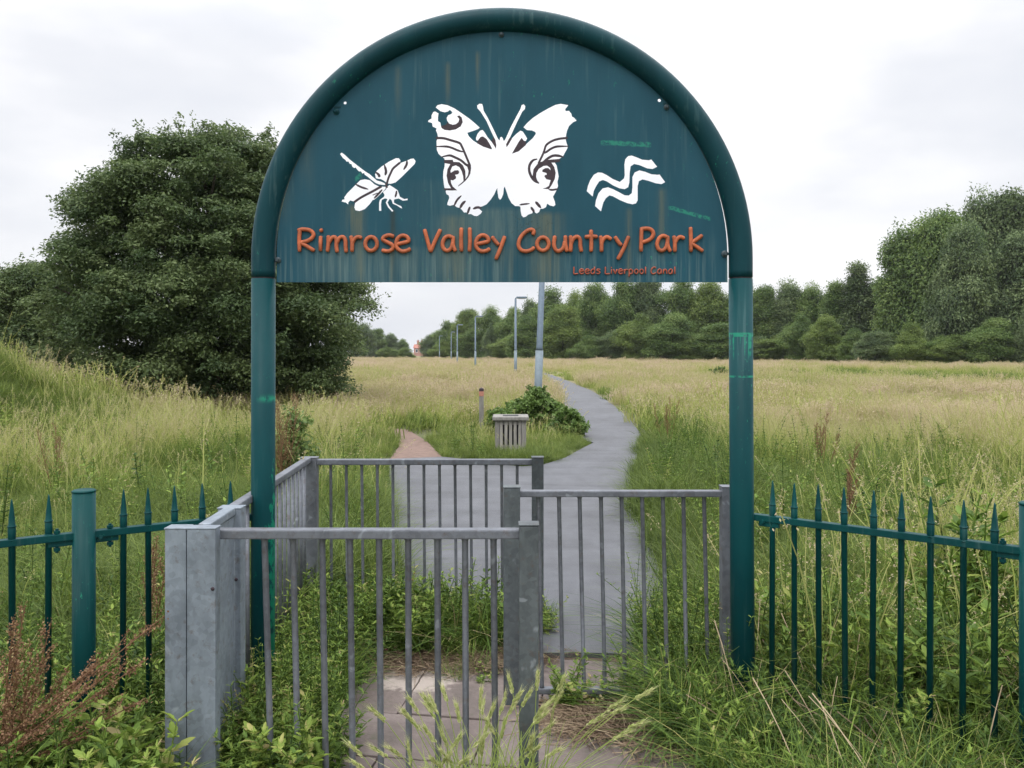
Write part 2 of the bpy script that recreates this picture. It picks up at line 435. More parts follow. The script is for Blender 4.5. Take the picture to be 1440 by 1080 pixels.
pts += [(cxw+RR, SY, zj+.03), (cxw+RR, SY, zj+.002)]
sweep(bm, pts, tr, 40); bm_obj('hoop', bm, M_hoop, arch, True)

def Q(ox, oy, s=12.0): return lambda x, y: (ox+x/s, oy+y/s)
q1, q2, q3, q4 = Q(596,140), Q(596,220), Q(696,140), Q(696,220)
def tr_(q, pts): return [q(*p) for p in pts]
BF = tr_(q1, [(200,135),(230,95),(300,78),(400,95),(520,150),(660,245),(780,330),(880,415),(945,475),(920,500),(840,530),(735,565),(760,620),(830,690),(900,735),(1000,790),(1140,838),
  (1150,825),(1110,750),(1060,670),(1000,630),(960,635),(915,698),(885,690),(880,650),(905,580),(950,525),(990,512),(1020,545),(1080,640),(1140,710),(1195,790),(1212,828),
  (1222,770),(1210,690),(1150,570),(1060,370),(960,210),(905,150),(900,100),(940,70),(985,75),(1000,130),(1010,190),(1080,310),(1170,490),(1250,660),(1278,692),(1288,640),(1310,628),(1332,650),(1348,700),(1370,680)]) \
 + tr_(q3, [(190,640),(270,460),(370,270),(430,160),(450,95),(485,80),(512,110),(505,165),(460,210),(370,390),(260,630),(190,760),(198,800),(225,765),(280,660),(360,580),(430,525),(470,540),(510,600),(545,660),(520,705),(490,700),(450,655),(400,720),(330,840),(292,908),(330,900),(400,870),(520,760),(640,650),(690,580),(680,550),(620,525),(540,520),(480,470),(540,400),(640,310),(760,230),(900,150),(1020,90),(1110,72),(1240,95),(1215,130),(1185,165),(1195,195),(1250,190),(1290,240),(1300,285),(1340,310),(1380,360),(1320,385),(1250,450),(1215,530),(1200,600),(1195,680),(1210,740),(1230,790),(1220,830),(1180,900),(1145,965)]) \
 + tr_(q4, [(1060,60),(1010,105),(1040,150),(1060,250),(1075,340),(1055,430),(1065,500),(1050,540),(1025,600),(980,680),(1010,760),(1020,820),(990,845),(930,830),(880,800),(860,860),(810,885),(765,885),(745,940),(705,965),(655,935),(640,930),(630,960),(560,985),(520,1020),(480,1030),(450,1000),(435,930),(430,850),(400,840),(340,840),(280,790),(230,700),(190,580),(165,510),(150,540),(140,640),(110,710),(85,735),(60,700),(45,610),(40,535)]) \
 + tr_(q2, [(1215,580),(1190,640),(1130,730),(1060,810),(1000,840),(950,855),(930,880),(985,930),(960,970),(900,1010),(850,1005),(800,975),(750,975),(720,945),(680,950),(640,900),(600,870),(560,860),(520,830),(500,820),(440,835),(395,820),(400,780),(430,700),(420,660),(385,640),(370,600),(375,570),(350,530),(340,480),(325,350),(330,250),(350,170),(355,90),(350,40)]) \
 + tr_(q1, [(300,965),(250,920),(220,850),(215,700),(240,640),(230,580),(205,520),(215,490),(150,460),(140,400),(70,380),(80,350),(130,320),(130,270),(160,210),(190,200),(250,235),(240,300),(240,365),(280,390),(290,450),(300,480),(350,510),(440,520),(540,500),(620,450),(655,380),(640,310),(600,275),(565,285),(600,330),(585,385),(540,420),(490,430),(430,410),(395,360),(385,310),(410,265),(460,245),(480,225),(465,195),(435,180),(410,205),(350,220),(280,200)])
qd = Q(470,210); qw = Q(820,210)
DF = [tr_(qd, p) for p in (
 [(100,80),(125,55),(170,85),(260,170),(400,280),(520,370),(600,420),(680,490),(720,525),(790,545),(850,572),(868,600),(840,605),(760,595),(700,570),(620,510),(560,460),(515,430),(505,400),(480,415),(455,375),(420,375),(395,350),(365,310),(340,318),(310,300),(290,250),(265,250),(240,205),(215,215),(190,180),(150,150)],
 [(705,490),(690,425),(712,370),(800,290),(920,210),(1040,150),(1090,150),(1120,190),(1108,235),(1160,215),(1230,190),(1290,160),(1340,155),(1375,200),(1360,250),(1280,330),(1140,470),(1040,560),(960,585),(900,580),(860,545),(790,505),(740,500)],
 [(520,505),(600,520),(680,590),(740,620),(790,630),(860,632),(880,648),(850,690),(740,800),(680,850),(650,860),(600,930),(520,1010),(430,1045),(360,1030),(340,980),(355,900),(330,880),(270,865),(240,900),(240,935),(200,900),(170,895),(125,880),(140,850),(175,845),(170,810),(220,740),(280,680),(370,590),(440,520)],
 [(893,640),(930,600),(980,630),(1040,670),(1070,690),(1090,740),(1110,800),(1180,840),(1240,830),(1240,860),(1160,870),(1090,832),(1050,840),(1012,850),(1010,900),(1060,930),(1130,960),(1150,1000),(1120,990),(1060,950),(990,920),(970,860),(940,835),(902,900),(930,960),(1000,1040),(980,1055),(910,980),(870,900),(897,840),(860,830),(805,855),(792,930),(797,1040),(758,1040),(758,900),(772,850),(840,800),(850,770),(822,720),(870,680)])]
WV = [tr_(qw, p) for p in (
 [(60,710),(80,620),(120,520),(180,430),(250,390),(320,395),(400,435),(500,500),(620,550),(690,490),(700,440),(695,260),(710,170),(760,115),(820,105),(890,130),(1000,175),(1110,185),(1150,170),(1250,295),(1170,335),(1080,325),(950,270),(860,250),(800,290),(785,400),(780,560),(760,640),(700,675),(610,660),(500,610),(400,545),(330,520),(270,545),(220,620),(180,700),(160,800)],
 [(200,960),(215,860),(260,740),(330,660),(420,640),(500,670),(600,720),(700,775),(770,780),(820,740),(830,640),(830,470),(870,390),(950,355),(1050,380),(1150,420),(1260,430),(1290,425),(1385,555),(1320,590),(1220,575),(1100,535),(1000,510),(940,540),(920,620),(920,860),(890,915),(830,930),(740,910),(620,860),(500,795),(440,780),(380,830),(340,900),(300,1050)])]
def circ(cx, cy, r, n=14): return [(cx+r*math.cos(2*math.pi*k/n), cy+r*math.sin(2*math.pi*k/n)) for k in range(n)]
outer = [(389.4,397),(389.4,361)] + [(706+316.6*math.cos(a), 361-317.8*math.sin(a)) for a in [math.pi-math.pi*i/64 for i in range(1,64)]] + [(1022.6,361),(1022.8,397)]
def curve_mesh(polys, ext, yfront):
    cu = bpy.data.curves.new('tmp', 'CURVE'); cu.dimensions = '2D'; cu.fill_mode = 'BOTH'; cu.extrude = ext
    for pl in polys:
        sp = cu.splines.new('POLY'); sp.points.add(len(pl)-1); sp.use_cyclic_u = True
        for i, (x, y) in enumerate(pl): sp.points[i].co = ((x-CX)*K, (Y0-y)*K, 0, 1)
    ob = bpy.data.objects.new('tmp', cu); C.objects.link(ob)
    dg = bpy.context.evaluated_depsgraph_get(); dg.update()
    me = bpy.data.meshes.new_from_object(ob.evaluated_get(dg))
    bpy.data.objects.remove(ob); bpy.data.curves.remove(cu)
    me.materials.clear()
    me.transform(Matrix.Translation((0, yfront+ext, EYE)) @ Matrix.Rotation(R(90), 4, 'X'))
    return me
PY = SY-.004           # front face of the sheet
me = curve_mesh([outer, BF]+DF+WV+[circ(485.5,145,2.1),circ(927,141.5,2.3),circ(937,151,1.0)], .002, PY)
panel = link('sign_panel', me, M_panel, arch)
# narrow steel straps left between the cut-outs
def strip_pts(pts, w, taper=True):
    v = catmull([Vector((x, y, 0)) for x, y in pts], 4); n = len(v); L = []; Rr = []
    for i, p in enumerate(v):
        t = (v[min(i+1,n-1)]-v[max(i-1,0)]).normalized(); s = Vector((-t.y, t.x, 0))
        ww = w/2*(1 if not taper else min(1, .35+3*min(i, n-1-i)/n))
        L.append(p+s*ww); Rr.append(p-s*ww)
    return [(p.x, p.y) for p in L]+[(p.x, p.y) for p in reversed(Rr)]
straps = []
def S(q, pts, w, taper=True): straps.append(strip_pts([q(*p) for p in pts], w/12.0*1.35, taper))
S(q1, [(205,652),(330,655),(460,690),(600,735),(640,790),(685,890),(735,1010),(772,1100)], 28, False)
S(q1, [(195,795),(380,795),(480,820),(580,862),(685,890)], 25)
S(q1, [(285,975),(430,945),(520,975),(630,1030),(710,1100),(760,1140)], 28)
straps.append([q2(*p) for p in [(345,62),(490,60),(500,95),(600,100),(660,150),(700,240),(705,340),(700,400),(670,420),(665,340),(640,250),(600,180),(540,150),(480,170),(450,240),(455,280),(520,240),(580,235),(600,265),(580,300),(525,310),(545,345),(540,375),(490,405),(455,395),(460,450),(490,510),(560,572),(480,575),(340,572),(340,540),(460,540),(410,450),(385,330),(400,220),(450,130),(345,112)]])
straps.append([q2(*p) for p in [(735,130),(795,140),(798,200),(785,290),(755,350),(700,415),(640,465),(580,508),(585,490),(640,445),(700,390),(745,320),(755,250),(735,180),(700,110)]])
S(q2, [(505,850),(560,740),(635,662)], 24); S(q2, [(605,885),(650,805),(705,752)], 32); S(q2, [(735,975),(760,900),(782,850)], 28); S(q2, [(830,888),(900,862),(975,872)], 30)
S(q3, [(1225,650),(1100,662),(990,690),(900,740),(855,790),(820,900),(735,1080)], 26, False)
S(q3, [(1245,790),(1050,795),(950,830),(870,885),(810,915)], 26); S(q3, [(1165,975),(1070,950),(980,950),(900,990),(800,1060)], 30)
S(q4, [(715,45),(640,70),(585,150),(580,250),(620,350),(680,420),(745,455)], 32)
straps.append([q4(*p) for p in [(740,105),(900,60),(1090,45),(1100,90),(1050,104),(950,105),(1000,180),(1025,280),(1010,380),(960,480),(912,552),(810,545),(860,530),(910,500),(940,400),(870,385),(835,340),(840,320),(875,310),(870,280),(800,260),(800,230),(850,200),(900,200),(940,235),(930,190),(880,155),(820,160),(740,210),(700,280),(695,350),(715,410),(750,450),(700,440),(650,400),(635,330),(650,220),(700,150)]])
S(q4, [(905,560),(980,566),(1070,545)], 22); S(q4, [(682,765),(725,810),(775,870)], 34); S(q4, [(605,855),(635,895),(668,945)], 30); S(q4, [(415,820),(480,808),(585,798)], 20)
S(qd, [(1112,225),(1000,320),(960,390),(915,490),(890,580)], 24, False); S(qd, [(848,262),(875,370),(860,440)], 30); S(qd, [(700,385),(760,440),(745,468)], 30); S(qd, [(1230,190),(1222,260),(1172,345)], 26)
S(qd, [(800,625),(650,710),(460,810),(340,892)], 26, False); S(qd, [(355,588),(460,640),(575,675)], 24); S(qd, [(812,680),(745,755),(672,830)], 22); S(qd, [(650,775),(735,738)], 22); S(qd, [(1055,700),(1045,760),(1028,810)], 22)
S(qd, [(880,575),(882,610),(888,650)], 26, False)
C_ARC = [q1(*p) for p in [(290,452),(300,480),(350,512),(440,522),(540,502),(622,452),(657,380),(642,310),(602,274),(563,284),(600,330),(585,385),(540,422),(490,432),(430,412),(405,385),(370,430)]]
WEDL = [q1(*p) for p in [(1146,842),(1110,750),(1060,670),(1000,628),(960,633),(905,705),(900,738),(1000,793)]]
WEDR = [q3(*p) for p in [(290,912),(330,840),(400,720),(450,650),(490,702),(520,712),(525,765),(400,873)]]
GAPL = [q1(*p) for p in [(1215,832),(1224,770),(1208,690),(1180,640),(1140,705),(1195,792)]]
GAPR = [q3(*p) for p in [(197,804),(188,760),(240,660),(290,655),(225,768)]]
straps += [C_ARC, WEDL, WEDR, GAPL, GAPR]
for i, sp in enumerate(straps):
    e = .0021+.00003*i
    mm = curve_mesh([sp], e, PY+.002-e); link('strap', mm, M_strap, panel)

# lettering -------------------------------------------------------
zA = lambda p: (410+p[0]/4.8, 310+p[1]/4.8); zB = lambda p: (700+p[0]/4.8, 310+p[1]/4.8)
def ell(cx, cy, rx, ry, n=16): return [(cx+rx*math.cos(a), cy+ry*math.sin(a)) for a in [2*math.pi*k/n for k in range(n)]]
LET = [
 (zA, [[(58,208),(56,130),(60,68)], [(48,68),(85,62),(130,70),(152,95),(140,122),(105,142),(68,152),(100,172),(155,205)]]),
 (zA, [[(200,112),(198,205)], [(198,72),(210,66)]]),
 (zA, [[(252,108),(252,160),(246,210)], [(252,158),(272,122),(295,115),(306,135),(306,175),(310,214)], [(306,160),(325,122),(350,114),(366,135),(368,180),(372,214)]]),
 (zA, [[(404,110),(412,150),(412,210)], [(412,155),(428,128),(450,114),(474,120)]]),
 (zA, ['O', ell(540,160,40,47)]),
 (zA, [[(690,110),(660,102),(628,112),(620,132),(650,150),(682,168),(684,194),(655,210),(615,204)]]),
 (zA, [[(712,162),(760,152),(792,140),(782,114),(752,104),(722,120),(708,155),(716,190),(746,210),(780,206),(802,194)]]),
 (zA, [[(900,66),(920,140),(940,212)], [(940,212),(970,140),(1005,66)]]),
 (zA, [[(1088,118),(1062,108),(1034,122),(1020,160),(1030,195),(1056,206),(1080,185),(1090,150)], [(1092,112),(1092,170),(1106,208)]]),
 (zA, [[(1147,56),(1145,130),(1148,208)]]),
 (zA, [[(1203,56),(1205,130),(1202,208)]]),
 (zA, [[(1246,162),(1295,152),(1330,140),(1318,112),(1288,102),(1258,120),(1244,155),(1252,190),(1282,210),(1316,206),(1337,194)]]),
 (zA, [[(1355,114),(1375,142),(1396,166)], [(1438,112),(1410,190),(1380,262)]]),
 (zB, [[(238,98),(242,74),(222,64),(185,82),(152,120),(140,165),(155,200),(190,210),(222,202),(245,186)]]),
 (zB, ['O', ell(304,161,40,45)]),
 (zB, [[(384,110),(378,160),(390,200),(415,208),(442,185),(452,145)], [(456,108),(456,160),(466,210)]]),
 (zB, [[(490,108),(492,160),(490,210)], [(492,160),(510,124),(535,112),(554,130),(556,170),(562,210)]]),
 (zB, [[(628,70),(630,140),(628,210)], [(590,114),(628,110),(668,112)]]),
 (zB, [[(692,110),(698,150),(698,210)], [(698,155),(712,128),(735,114),(762,128)]]),
 (zB, [[(790,114),(808,142),(830,170)], [(880,112),(850,185),(810,262)]]),
 (zB, [[(968,60),(966,130),(964,208)], [(962,62),(1000,56),(1035,66),(1048,95),(1030,125),(1000,142),(970,150)]]),
 (zB, [[(1142,116),(1115,106),(1088,120),(1072,160),(1082,195),(1108,206),(1132,185),(1142,150)], [(1144,110),(1144,168),(1160,210)]]),
 (zB, [[(1186,110),(1192,150),(1192,210)], [(1192,156),(1206,128),(1228,114),(1254,122)]]),
 (zB, [[(1298,52),(1300,130),(1300,210)], [(1374,104),(1340,130),(1306,156),(1340,180),(1378,208)]]),
]
def letter(q, strokes, wid, ydep, depth, mat_):
    bm = bmesh.new(); k = 0; it = iter(strokes); closed = False
    for s_ in it:
        if s_ == 'O': closed = True; continue
        pts = [q(p) for p in s_]
        w3 = [Vector(((x-CX)*K, ydep+k*.0004, EYE-(y-Y0)*K)) for x, y in pts]
        if closed: sweep(bm, w3, wid*K/2, 10, closed=True, ell=depth/(wid*K/2))
        else:
            cc = catmull(w3, 5); rr = [wid*K/2]*len(cc); rr[0] *= .72; rr[-1] *= .72
            a = cc[0]-(cc[1]-cc[0]).normalized()*wid*K*.18; e = cc[-1]+(cc[-1]-cc[-2]).normalized()*wid*K*.18
            sweep(bm, [a]+cc[0:1]+cc[1:]+[e], [wid*K*.28]+[wid*K*.47]+rr[1:-1]+[wid*K*.47]+[wid*K*.28], 10, ell=depth/(wid*K/2))
        k += 1; closed = False
    bm_obj('letter', bm, mat_, panel, True)
for q, st_ in LET: letter(q, st_, 5.6, PY-.006, .0075, M_letter)
# small line
g = {
 'L': [[(0,1),(.0,.5),(.02,0),(.5,.02)]], 'e': [[(0,.36),(.45,.42),(.42,.62),(.2,.7),(.02,.5),(.02,.2),(.2,.0),(.5,.1)]],
 'd': [[(.42,.62),(.2,.68),(0,.4),(.05,.08),(.25,0),(.42,.2)], [(.45,1.02),(.45,0)]], 's': [[(.42,.62),(.15,.68),(.05,.5),(.3,.35),(.4,.15),(.2,0),(0,.06)]],
 'i': [[(0.05,.66),(.05,0)], [(.04,.92),(.08,.95)]], 'v': [[(0,.66),(.22,0)], [(.22,0),(.44,.66)]], 'r': [[(0,.66),(.03,.3),(.03,0)], [(.03,.35),(.18,.62),(.4,.6)]],
 'p': [[(0.02,.66),(.03,.2),(.02,-.4)], [(.04,.5),(.2,.68),(.42,.5),(.4,.12),(.2,0),(.04,.1)]], 'o': ['O', [(.22+.22*math.cos(a),.34+.33*math.sin(a)) for a in [2*math.pi*k/12 for k in range(12)]]],
 'l': [[(.05,1.02),(.05,0)]], 'C': [[(.55,.85),(.4,1.0),(.12,.8),(0,.4),(.1,.05),(.35,0),(.58,.15)]], 'a': [[(.4,.62),(.2,.68),(0,.4),(.05,.08),(.22,0),(.38,.2),(.42,.45)], [(.43,.66),(.45,0)]],
 'n': [[(0,.66),(.03,0)], [(.03,.4),(.2,.66),(.38,.5),(.42,0)]]}
adv = {'L':.66,'e':.66,'d':.66,'s':.6,'i':.27,'v':.6,'r':.54,'p':.64,'o':.62,'l':.27,'C':.76,'a':.66,'n':.62,' ':.42}
text = 'Leeds Liverpool Canal'
tot = sum(adv[c] for c in text)-.15; x = 806.8; scl = (949.3-806.8)/tot; capx = 9.4
for ch in text:
    if ch != ' ':
        ox = x
        letter(lambda p, ox=ox: (ox+p[0]*scl*.95, 385.2-p[1]*capx), g[ch], 2.0, PY-.003, .0035, M_letter2)
    x += adv[ch]*scl
# bolts and clips that fix the panel
for px, py, r_ in ((473,157,3.4),(937,151,3),(1019,357,3.8),(391,366,3.4),(705,49,3)):
    bm = bmesh.new(); c_ = P(px, py, PY)
    sweep(bm, [c_+Vector((0,.004,0)), c_+Vector((0,-.005,0)), c_+Vector((0,-.008,0))], [r_*K*1.25, r_*K*1.25, r_*K*.7], 14)
    sweep(bm, [c_+Vector((0,-.006,0)), c_+Vector((0,-.016,0))], r_*K*.62, 6)
    bm_obj('bolt', bm, M_bolt if px != 473 else M_hoop, panel)
for px, py, tx in ((1019,357,1030),(391,366,384),(480,152,470),(932,147,942),(705,50,705)):
    bm = bmesh.new(); a = P(px, py, SY+.006); c_ = P(tx, py if tx != 705 else 40, SY+.006); bar(bm, a, c_+Vector((0.0001,0,0)), .022, .008, .001); bm_obj('clip', bm, M_hoop, panel)

# ------------------------------------------------------------------ spear top railings
def picket_me(h):
    bm = bmesh.new()
    r = .0115
    pr = [(-.1,r),(h-.150,r),(h-.148,r*1.12),(h-.125,r*1.16),(h-.100,r*1.16),(h-.098,r*1.04),(h-.062,r*.82),(h-.01,r*.32),(h,r*.12)]
    sweep(bm, [(0,0,z) for z, _ in pr], [q for _, q in pr], 10)
    for zz in (h-.1495, h-.099):
        sweep(bm, [(0,0,zz-.0025),(0,0,zz+.0025)], r*1.28, 12)
    bmesh.ops.recalc_face_normals(bm, faces=bm.faces)
    me = bpy.data.meshes.new('picket'); bm.to_mesh(me); bm.free()
    me.materials.append(M_rail); me.polygons.foreach_set('use_smooth', [True]*len(me.polygons)); return me
PME = picket_me(1.065)
def railing(name, label, posts, pickets, rails, brk):
    o = thing(name, label, 'railing', (*posts[0][:2], 0) if posts else (*pickets[0], 0))
    L = o.location.copy()
    for (x, y) in posts:
        bm = bmesh.new(); sweep(bm, [(x,y,-.15),(x,y,1.068)], .041, 28); sweep(bm, [(x,y,1.0681),(x,y,1.073),(x,y,1.077)], [.0425,.0425,.036], 28)
        bm_obj('fence_post', bm, M_rail, o, True)
    for (x, y) in pickets:
        p = bpy.data.objects.new('picket', PME); C.objects.link(p); p.parent = o
        p.location = (x-L.x, y-L.y, random.uniform(-.003,.003)); p.rotation_euler = (random.uniform(-.006,.006), random.uniform(-.008,.008), random.uniform(0,3))
    for (a, b_) in rails:
        for z in (.905, .12):
            bm = bmesh.new(); bar(bm, (a[0],a[1],z), (b_[0],b_[1],z), .012 if z < .5 else .036, .027, .003); bm_obj('rail', bm, M_rail, o)
    for (x, y, dx, dy) in brk:
        bm = bmesh.new(); d = Vector((dx,dy,0)).normalized()
        a = Vector((x,y,.893)); bar(bm, a, a+d*.085, .02, .044, .003)
        c_ = a+d*.055; sweep(bm, [c_+Vector((0,0,-.045)), c_+Vector((0,0,.045))], .006, 8)
        sweep(bm, [c_+Vector((0,0,.028)), c_+Vector((0,0,.038))], .0125, 6); sweep(bm, [c_+Vector((0,0,-.038)), c_+Vector((0,0,-.026))], .0125, 6)
        s = Vector((-d.y,d.x,0)); sweep(bm, [a+d*.02-s*.026, a+d*.02+s*.0], .008, 6)
        bm_obj('bracket', bm, M_rail, o)
dirL = Vector((-.65,-.42)).normalized(); dirR = Vector((.79,-.613)).normalized()
aL = Vector((-1.09,3.50)); aR = Vector((1.02,3.50))
def pxX(px, a, d):     # distance along line a+t*d whose image column is px
    k = (px-CX)/F; return (k*a.y-a.x)/(d.x-k*d.y)
pl = [aL+dirL*pxX(px, aL, dirL) for px in (323,286,248,210,172)]
pstL = aL+dirL*pxX(118, aL, dirL)
pl2 = [aL+dirL*pxX(px, aL, dirL) for px in (67,18)]
st0 = (pl2[1]-pl2[0]); pl2 += [pl2[1]+st0*k for k in range(1,7)]
railing('railing_fence', 'teal spear-topped railing with a round post, left of the arch behind the grey gate posts', [tuple(pstL), tuple(pstL+dirL*1.08)], [tuple(p) for p in pl+pl2[:8]],
        [(tuple(aL+dirL*.0), tuple(pstL)), (tuple(pstL), tuple(pstL+dirL*1.08))],
        [(aL.x-.035+.0, aL.y-.02, dirL.x, dirL.y), (pstL.x-dirL.x*.035, pstL.y-dirL.y*.035, -dirL.x, -dirL.y), (pstL.x+dirL.x*.035, pstL.y+dirL.y*.035, dirL.x, dirL.y)])
pr_ = [aR+dirR*pxX(px, aR, dirR) for px in (1085,1117,1152,1189,1226,1265,1307,1353,1398)]
pstR = aR+dirR*pxX(1452, aR, dirR)
pr2 = [pstR+dirR*.1*k for k in range(1,9)]
railing('railing_fence', 'teal spear-topped railing running from the right arch post to the right edge', [tuple(pstR), tuple(pstR+dirR*.95)], [tuple(p) for p in pr_+pr2],
        [(tuple(aR), tuple(pstR)), (tuple(pstR), tuple(pstR+dirR*.95))],
        [(aR.x+.02, aR.y-.02, dirR.x, dirR.y), (pstR.x-dirR.x*.035, pstR.y-dirR.y*.035, -dirR.x, -dirR.y)])

# ------------------------------------------------------------------ galvanised barriers
def gpost(o, px0, px1, top, Y, dep, mt, base=-.1, name='post'):
    bm = bmesh.new(); x0 = (px0-CX)*Y/F; x1 = (px1-CX)*Y/F; z = EYE-(top-Y0)*Y/F
    box(bm, (x0,Y,base), (x1,Y+dep,z-.006), .004)
    box(bm, (x0-.002,Y-.002,z-.0055), (x1+.002,Y+dep+.002,z), .0015)
    return bm_obj(name, bm, mt, o)
def barrier(label, Y, xr0, xr1, topy, railh, bars, lean, barw, mt, botz, mtb=None, group='galvanised barriers of the chicane gate'):
    o = thing('pedestrian_barrier', label, 'barrier', ((xr0+xr1-2*CX)/2*Y/F, Y, 0), group)
    x0 = (xr0-CX)*Y/F; x1 = (xr1-CX)*Y/F; zt = EYE-(topy-Y0)*Y/F
    yc = Y+.03
    bm = bmesh.new(); bar(bm, (x0,yc,zt-railh/2), (x1,yc,zt-railh/2), .046, railh, .005); bm_obj('top_rail', bm, mt, o)
    bm = bmesh.new(); bar(bm, (x0,yc,botz), (x1,yc,botz), .036, .026, .006); bm_obj('bottom_rail', bm, mt, o)
    for i, px in enumerate(bars):
        xt = (px-CX)*yc/F; xb = xt+lean(px)+random.uniform(-.003,.003)
        bm = bmesh.new(); xm = xt+(xb-xt)*.012; sweep(bm, [(xt,yc,zt-railh+.001),(xt,yc,zt-railh-.003),(xm,yc,zt-railh-.009),(xb,yc+random.uniform(-.004,.004),botz+.022),(xb,yc,botz+.012)], [barw*.66,barw*.62,barw/2,barw/2,barw*.64], 10); bm_obj('bar', bm, mtb or mt, o, True)
    return o
# front
fb = barrier('nearest grey barrier, its long rail running from paired left posts to the centre post', 2.87, 298, 731, 746, .033,
             [372,412,453,492,533,574,615,654,694], lambda px: .02*max(0,(560-px)/200)+.006, .0225, M_galv, .09)
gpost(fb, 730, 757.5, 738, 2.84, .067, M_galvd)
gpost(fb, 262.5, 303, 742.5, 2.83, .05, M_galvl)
# right
rb = barrier('grey barrier on the right, reaching from the centre post to the right arch post', 3.68, 730, 1018, 691, .028,
             [757,786,815,845,874,903,932,961,990], lambda px: .018, .0185, M_galv, .085)
gpost(rb, 708, 731.5, 685, 3.66, .07, M_galvd); gpost(rb, 1016, 1037, 684.5, 3.68, .06, M_galv)
# back
bb = barrier('grey barrier at the back of the chicane, nearest the asphalt path', 4.72, 444, 750, 646.5, .032,
             [465+21.85*k for k in range(13)], lambda px: .006, .017, M_galv, .11)
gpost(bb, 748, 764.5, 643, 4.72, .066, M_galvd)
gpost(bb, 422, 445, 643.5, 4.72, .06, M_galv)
# side
sb = thing('pedestrian_barrier', 'grey side barrier with wide plate posts, receding behind the left arch post', 'barrier', (-1.1,3.5,0), 'galvanised barriers of the chicane gate')
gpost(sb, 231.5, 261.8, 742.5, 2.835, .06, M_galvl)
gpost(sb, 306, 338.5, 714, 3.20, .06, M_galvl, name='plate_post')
bm = bmesh.new(); bar(bm, (-1.075,2.895,.985), (-1.09,3.2,.985), .045, .03, .006); bm_obj('top_rail', bm, M_galvl, sb)
bm = bmesh.new(); box(bm, (-1.075,2.90,-.1), (-1.0715,3.19,.965), .0)
bm_obj('side_plate', bm, M_galvl, sb)
a0 = Vector((-1.095,3.26,.985)); a1 = Vector((-1.165,4.72,.985))
bm = bmesh.new(); bar(bm, a0, a1, .042, .032, .008); bm_obj('top_rail', bm, M_galv, sb)
bm = bmesh.new(); bar(bm, a0-Vector((0,0,.88)), a1-Vector((0,0,.88)), .036, .026, .005); bm_obj('bottom_rail', bm, M_galv, sb)
for k in range(1, 15):
    p = a0.lerp(a1, k/15.0); bm = bmesh.new(); sweep(bm, [(p.x,p.y,.97),(p.x+.004,p.y,.11)], .0095, 10); bm_obj('bar', bm, M_galv, sb, True)
def hole(o, px, py, Y, r_=.0065, par=None):
    c_ = P(px, py, Y); bm = bmesh.new(); sweep(bm, [c_+Vector((0,.004,0)), c_+Vector((0,-.0015,0)), c_+Vector((0,-.004,0))], [r_, r_, r_*.6], 10); bm_obj('bolt', bm, M_strap, o)
hole(fb, 299, 828, 2.829); hole(sb, 318, 792, 3.199); hole(sb, 332, 815, 3.199); hole(sb, 320, 962, 3.199); hole(bb, 428, 696, 4.719); hole(bb, 429, 812, 4.719)
hole(bb, 428, 750, 4.719, .004)

# ------------------------------------------------------------------ lamp posts, bin, marker, house
M_lamp = simple('lamp_post_grey_paint', (.13,.175,.225), .6, .1, .18, 8, .1)
M_lamp2 = simple('lamp_post_base_paint', (.17,.215,.245), .6, .1, .2, 8, .1)
M_glass = simple('lamp_lens', (.55,.57,.58), .3, 0, .05, 5, 0)
def lamp_post(px_base, Y, H, lean, label, detail=True):
    x = (px_base-CX)*Y/F; z0 = float(Hn(x, Y))
    o = thing('lamp_post', label, 'lamp post', (x, Y, z0), 'lamp posts along the path')
    top = Vector((x+lean, Y, H)); mid = Vector((x, Y, 0)).lerp(top, .38)
    bm = bmesh.new(); sweep(bm, [(x,Y,-.1), tuple(mid-Vector((0,0,.02)))], .082, 16); bm_obj('base_section', bm, M_lamp2, o, True)
    bm = bmesh.new(); sweep(bm, [tuple(mid-Vector((0,0,.019))), tuple(mid+Vector((0,0,.05))), tuple(top)], [.081,.066,.056], 16); bm_obj('pole', bm, M_lamp, o, True)
    bm = bmesh.new(); sweep(bm, [tuple(top+Vector((0,0,-.02))), tuple(top+Vector((0,0,.06))), tuple(top+Vector((.10,0,.10)))], [.045,.04,.035], 10)
    box(bm, (top.x+.04,Y-.12,H+.05), (top.x+.62,Y+.12,H+.16), .035); bm_obj('lamp_head', bm, M_lamp, o)
    bm = bmesh.new(); box(bm, (top.x+.16,Y-.09,H+.025), (top.x+.56,Y+.09,H+.052), .01); bm_obj('lens', bm, M_glass, o)
    bm = bmesh.new(); box(bm, (x-.045,Y-.087,.45), (x+.045,Y-.076,.85), .003); bm_obj('access_door', bm, M_lamp2, o)
lamp_post(754.5, 17.3, 4.35, .16, 'nearest grey lamp post, rising from the leafy shrub up behind the sign')
lamp_post(725, 45.7, 4.5, 0, 'second nearest lamp post, its whole head clear just below the sign')
lamp_post(668.5, 70, 4.5, 0, 'third nearest lamp post along the path, just left of the second')
lamp_post(643, 91, 4.5, 0, 'small far lamp post, fourth along the path')
lamp_post(634.5, 128, 4.6, 0, 'tiny far lamp post, fifth along the path')
lamp_post(618, 165, 4.7, 0, 'tiniest and farthest lamp post, near the left end of the wood')

